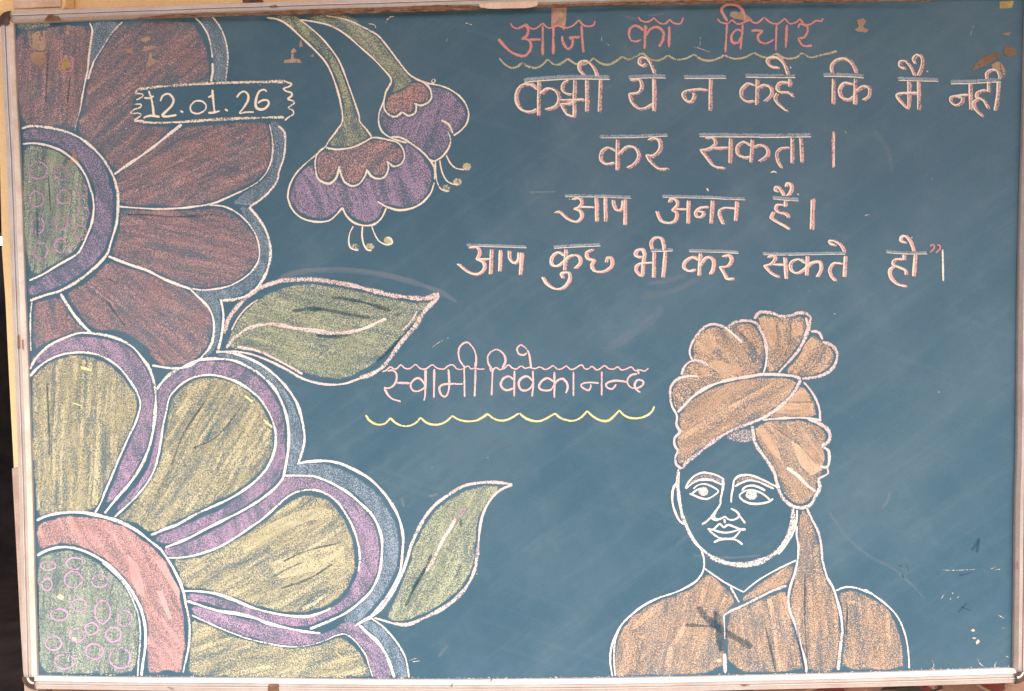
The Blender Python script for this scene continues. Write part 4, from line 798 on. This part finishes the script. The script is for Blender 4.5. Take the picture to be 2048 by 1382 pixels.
W2 = [
 (bar('15:870,228 1100,230 1370,240', 4.6), ['15:932,262 975,250 1002,282 980,320 945,335|15:945,335 990,350 1000,395 960,430 900,412 830,355 800,365|15:1000,318 1095,320|15:1110,250 1115,430', '15:1180,250 1180,430', '15:1240,265 1245,310 1270,345 1305,332 1315,270|15:1330,260 1328,455']),
 (bar('15:1610,232 1850,238 2048,244 16:155,246 340,252', 4.6), ['15:1665,285 1680,255 1715,265 1727,300 1688,345|15:1688,345 1720,365 1710,420 1660,440 1600,420 1570,350|15:1725,335 1800,335|15:1810,270 1805,445', '15:1960,318 1900,325 1865,360 1875,395 1910,390 1925,362 1890,350|15:1990,270 1980,445', '16:275,330 190,325 150,350 155,400 180,450|16:280,275 270,425']),
 (bar('16:550,242 650,252 745,258', 5.5), ['16:650,270 650,320|16:640,305 590,302 575,332 600,360 650,372 675,400|16:560,355 540,400 580,430 640,460 682,490|16:640,235 612,187 585,162 570,187 592,205|16:665,235 695,190 690,147 665,137 655,167']),
 (bar('15:125,602 350,610 578,617', 4.2), ['15:150,630 200,622 225,660 205,715|15:205,715 255,740 260,790 210,828 140,812 62,750|15:215,715 310,712|15:315,640 308,830', '15:385,645 378,808', '15:450,650 455,710 490,745 520,720 525,662|15:545,665 535,835']),
 (bar('15:785,618 960,608 1140,600', 5), ['15:880,640 870,800|15:870,690 820,662 775,700 775,755 820,765 870,727 920,687 975,692 990,740 950,785|15:860,860 848,822 905,820 905,880 860,930 800,940 740,905 705,850', '15:1085,640 1040,662 1045,710 1100,722|15:1100,722 1075,762 1100,805 1170,805 1225,767 1225,712 1198,700 1185,740']),
 (bar('15:1520,645 1690,640', 4.5), ['15:1478,682 1462,642 1420,647 1405,680 1432,700 1460,692|15:1480,665 1467,740 1455,840 1412,800 1432,752 1540,740|15:1550,662 1545,855', '15:1635,655 1615,855|15:1535,640 1525,590 1555,552 1600,555 1620,600 1625,650']),
 (bar('15:1810,645 2048,650 16:150,650 290,658', 4.6), ['15:1900,670 1890,840|15:1888,722 1840,700 1785,732 1775,780 1820,805 1860,792|15:1900,762 1950,700 1995,722 1995,790 1975,830', '16:175,695 220,685 240,722 210,767 155,772|16:155,772 190,830 210,865 255,860']),
 (bar('16:475,668 650,672 850,668 1100,664', 4.4), ['16:518,702 555,685 570,712 540,750 490,765|16:490,765 540,820 600,852|16:560,755 640,755|16:645,700 655,865', '16:815,690 810,840|16:800,747 750,715 695,737 690,790 730,820 790,792 850,742 910,737 920,790 890,850', '16:1080,750 1020,745 985,790 995,840 1030,880|16:1105,690 1095,850|16:1100,665 1070,610 1020,577 985,575 995,600 1030,607']),
 (bar('16:1410,652 1550,662 1720,662', 4.6), ['16:1550,680 1550,722|16:1540,715 1480,717 1465,755 1510,775 1560,800 1565,835|16:1470,772 1440,800 1450,860 1500,905 1565,920', '16:1635,680 1622,845|16:1625,655 1595,580 1560,540 1530,547 1527,577 1562,590']),
]
for b_, ls in W2: word(b_, ls, B2)
d_ = strokes('danda', cb, 'rose2', '14:603,998 600,1272', 8, 1.0); strokes('danda_highlight', d_, 'cream', '14:607,1010 608,1265', 4, 1.2, z=9.5e-4)
d_ = strokes('danda', cb, 'rose2', '16:864,255 858,492', 8, 1.0); strokes('danda_highlight', d_, 'cream', '16:846,262 838,488', 4.5, 1.2, z=9.5e-4); strokes('danda', cb, 'cream', '16:1840,642 1845,880', 4.6, 1.3)
strokes('quotation_mark', cb, 'titlepink', '16:1752,622 1750,608 1772,606 1776,630 1745,665|16:1800,608 1818,610 1820,635 1788,668', 4, 1.2)
for s in ('14:275,505 281,518', '14:1310,540 1320,543', '15:1948,175 1960,198', '16:738,218 750,227', '14:128,1310 150,1300 172,1310', '16:1604,548 1610,552'): strokes('anusvara_dot' if '1310 150' not in s else 'stray_mark', cb, 'cream', s, 3.6, 1.3)
NM = dict(k='rose', w=4.8, d=1.2)
word([(3.4, 1.1, '17:270,440 310,430 365,385 410,410 450,400 490,360 540,400 600,405 670,355 720,400 790,410 870,360 930,400 1010,410 1060,372 1120,360 1170,410 1230,410 1300,375 1340,410 1390,395 1430,410 1500,410')],
 ['17:335,435 390,425 435,460 440,530 410,600 350,640 290,630|17:295,640 330,710 390,770 490,800|17:440,577 600,580', '17:790,610 740,540 690,520 640,550 610,600 630,660 680,680 740,660 785,620|17:790,420 785,700 770,790', '17:895,410 890,755', '17:1065,415 1075,560 1065,680 1030,740 980,722 955,650 975,610 1050,590 1240,590|17:1255,400 1260,745', '17:1390,385 1390,500 1380,740|17:1265,390 1210,320 1187,230 1200,150 1250,97 1310,95 1370,170 1400,270 1390,390'], NM)
word([(3.4, 1.1, '17:1600,420 1640,390 1680,415 1740,400 1790,360 1830,395 1880,410 1940,375 1990,400 18:355,390 420,405 480,385 540,415 590,400 640,370 690,410 740,410 800,375 850,415 900,405 980,360 1020,405 1060,410 1110,380 1160,420 1200,410 1260,370 1310,405 1370,410 1420,385 1460,420 1520,410 1580,385 1630,430 1690,420 1740,435 1790,400')],
 ['17:1600,400 1595,500 1585,725|17:1585,405 1545,340 1540,260 1580,200 1640,175 1700,200 1745,260 1750,330 1715,395|17:1565,400 1575,430 1600,425 1620,400', '18:165,540 110,500 50,518 10,580 30,640 90,665 160,640|18:175,430 170,740', '18:395,560 340,502 270,512 225,570 245,650 310,670 370,632 398,570|18:395,430 400,600 385,740|18:375,400 350,230 310,160 250,120 205,170 230,230 290,240 320,215', '18:655,445 655,755|18:645,560 570,520 500,560 470,620 500,660 600,665 650,610 690,550 750,527 800,570 815,640 790,700', '18:885,445 885,735', '18:1190,580 1100,572 1010,580 975,610 1020,650 1070,665 1095,620 1090,592|18:1225,440 1225,730', '18:1400,595 1350,650 1290,630 1280,590 1330,560 1420,550 1520,565', '18:1660,410 1670,470|18:1650,470 1580,482 1535,540 1545,600 1600,640 1680,630 1725,590 1720,552 1660,540 1625,590 1635,650 1690,690'], NM)
strokes('wavy_underline', cb, 'yellow', '17:70,965 110,1025 180,1070 250,1080 310,1060 365,1000|17:365,1000 430,1060 510,1095 590,1095 670,1060 735,990|17:735,1000 800,1055 880,1080 960,1075 1040,1040 1115,970|17:1115,975 1190,1020 1290,1040 1400,1030 1480,990 1540,945|17:1540,950 1600,1000 1680,1030 1760,1025 1840,990 1915,940|18:235,940 290,990 360,1025 450,1040 530,1020 600,980 665,945|18:665,945 730,1000 820,1030 900,1030 980,990 1050,915|18:1050,915 1120,980 1200,1025 1290,1035 1360,990 1440,905|18:1440,910 1500,970 1580,1000 1680,1000 1770,970 1830,920 1860,860', 5, 1.15)

# --- wiped chalk, glue spots and chips
for s, wd, d in (('4:200,710 350,660 560,648 760,660 950,690 1150,745 1300,800 1410,870', 15, .75), ('15:600,208 700,205 800,200', 6, 1.0), ('12:40,150 150,310 300,440 480,540 600,640 690,740', 8, .45), ('12:460,0 440,60 400,120', 10, .5),
   ('13:1020,120 1080,140 1120,130', 12, .9), ('13:1200,120 1320,105', 5, .9), ('14:900,1000 1000,1100 1050,1300', 16, .35), ('15:1500,900 1700,860 1800,820', 14, .45), ('15:1450,1000 1700,950 1900,850', 18, .4), ('10:520,380 600,300', 12, .4), ('8:1290,1130 1350,1050', 9, .6), ('10:640,440 900,455 1100,440', 5, .7), ('9:30,350 330,150 420,40', 26, .35), ('7:1220,490 1280,470|7:1035,500 1050,560', 9, .9)):
    strokes('wiped_smudge', cb, 'dust', s, wd, d, z=1.2e-4)
for s, k, ang in (('19:430,480 530,430 610,425 615,690 540,680 440,655', 'scrap', 0), ('19:425,740 470,705 600,710 620,790 560,800 620,850 540,900 560,950 520,890 470,870 430,800', 'scrap', 0), ('19:905,340 965,350 960,400 925,395|19:880,430 935,415 965,465 920,490', 'scrap', 0),
   ('1:955,262 1020,250 1025,275 965,285|1:950,320 1020,305 1080,320 1000,350 950,345|1:1020,355 1040,360 1035,400 1075,415 1030,445 990,458 1015,410|1:855,335 905,325 908,365 870,360', 'scrap', 0),
   ('1:505,1030 525,1080 540,1110 500,1105 465,1140 480,1095', 'scrap', 0), ('2:280,345 300,332 320,350 305,360 300,390 345,410 350,430 230,430 235,405 280,400|2:340,290 350,265 358,315 338,320|2:415,385 432,365 435,390', 'scrap', 0),
   ('13:1825,95 1850,85 1890,90 1930,70 1940,110 1990,150 1940,170 1900,145 1850,140 1820,120', 'scrap', 0), ('14:780,150 830,138 855,160 830,200 870,225 850,250 790,245 765,225 795,200', 'scrap', 0), ('14:1860,15 1968,8 1960,60 1862,65', 'ochrepaint', 0),
   ('14:1655,520 1700,460 1760,420 1860,395 1870,430 1800,470 1720,510 1670,535', 'gum', 0), ('14:1895,360 1930,342 1990,375 1985,420 1930,425 1895,405', 'gum', 0), ('14:1800,490 1850,465 1890,490 1912,540 1900,600 1870,590 1855,540 1810,530', 'scrap', 0), ('14:1885,258 1950,242 1930,272', 'scrap', 0),
   ('12:1015,965 1030,950 1045,965 1030,972|12:1020,1015 1040,1005 1055,1018 1035,1025|12:1045,1045 1065,1020 1080,1040 1055,1060', 'paletape', 0), ('6:385,725 410,705 435,720 430,745 400,740', 'paletape', 0), ('6:485,1000 520,995 525,1020 500,1030', 'paletape', 0), ('10:790,1155 820,1145 835,1160 810,1175', 'paletape', 0)):
    if k == 'ochrepaint' and k not in K: K[k] = simple('ochre_paint', srgb(176, 156, 96), .8, 0, srgb(140, 118, 66), 80)
    for st in parse(s): mb = MB(); fill(mb, st, dens=1.02, z=6e-4, ragged=2.2, rim=.8, round_=0, grow=1.4); mb.build('glue_spot' if k in ('gum', 'ochrepaint') else ('tape_remnant' if k == 'scrap' else 'chip'), K[k], cb)
o = strokes('glue_ring', cb, 'titlepink', '19:860,810 900,800 945,790 960,770 990,790 985,830 1000,870 995,910 980,960 900,980 860,985 830,960 805,900 820,860 860,815', 3, .8)
flat(K['ochrepaint'], '19:850,860 900,820 950,850 940,910 880,950 850,930', 'glue_spot', cb, z=6e-4, ragged=1, rim=1)
for s, wd in (('12:1070,320 1050,370 1020,410', 8), ('12:1075,330 1065,380 1055,425', 7), ('12:515,515 540,520', 5), ('12:570,505 590,560', 2.5), ('12:930,585 970,575 1015,565', 3), ('12:540,575 552,600', 6), ('12:930,840 990,770|12:950,800 1020,830', 4)):
    strokes('dark_drip', cb, 'wet', s, wd, 1.0, z=5e-4)
K['wetdark'] = K['wet']
mb = MB()
rs = [('12:825,545 880,548 980,545 1048,540', 1.8), ('12:1150,540 1190,525|12:1180,545 1220,540', 1.5), ('12:808,745 830,715', 1.6), ('12:870,750 880,735|12:885,700 892,712|12:920,735 935,730', 3), ('12:1200,855 1245,880', 2), ('12:1230,950 1250,945|12:1225,1100 1235,1108|12:1255,1140 1275,1150', 2.5), ('12:750,1170 760,1210 745,1225 770,1228', 1.8), ('12:1060,1160 1080,1195 1110,1215|12:1190,1180 1180,1215 1210,1218', 2), ('2:810,162 850,170 858,195', 3.5), ('2:925,155 950,120 990,108', 3), ('2:1470,155 1515,170|2:1340,290 1348,265', 2), ('13:1595,275 1590,350 1550,355|13:1545,355 1600,370 1665,395', 2), ('13:845,270 850,320|13:885,330 905,345', 2.5), ('14:1640,270 1665,195', 1.2), ('14:685,990 705,1015', 1.5), ('17:870,150 950,90 1070,30', 1.4), ('8:1085,1160 1120,1145 1155,1140|8:1110,1165 1160,1160', 2), ('7:1240,286 1246,290|7:1622,222 1626,226', 2.4), ('16:1250,385 1270,378 1295,380', 2.2), ('9:1600,92 1606,98', 3.5), ('7:280,970 740,975 1040,975', 1.0), ('7:1340,938 1500,945', 1.2)]
for s, wd in rs:
    for p in parse(s): ribbon(mb, p, wd*.8, .58, 9e-4, taper=.1)
tag(mb.build('chalk_scratches', K['cream'], cb), kind='stuff')
# crumbs of chalk dust along the bottom rail and the border scuffs
mb = MB(); random.seed(3)
for i in range(230):
    x = random.uniform(80, 2020); k = (x-76)/1950*8; j = min(int(k), 7); yb = BI[j][1]+(BI[j+1][1]-BI[j][1])*(k-j)
    y = yb-random.uniform(.2, 1)**2*3.0; r = random.uniform(.5, 1.5); c = P(x, y, -.0008)
    ids = [mb.add((c.x+math.cos(a)*r*PXM*random.uniform(.7, 1.6), c.y-random.uniform(0, .0012), c.z+math.sin(a)*r*PXM*.8)) for a in (0, 1.3, 2.5, 3.8, 5.1)]
    ct_ = mb.add((c.x, c.y-.0018, c.z))
    for q in range(5): mb.f.append((ids[q], ids[(q+1) % 5], ct_))
tag(mb.build('dust_crumbs', K['lip'], cb), kind='stuff')
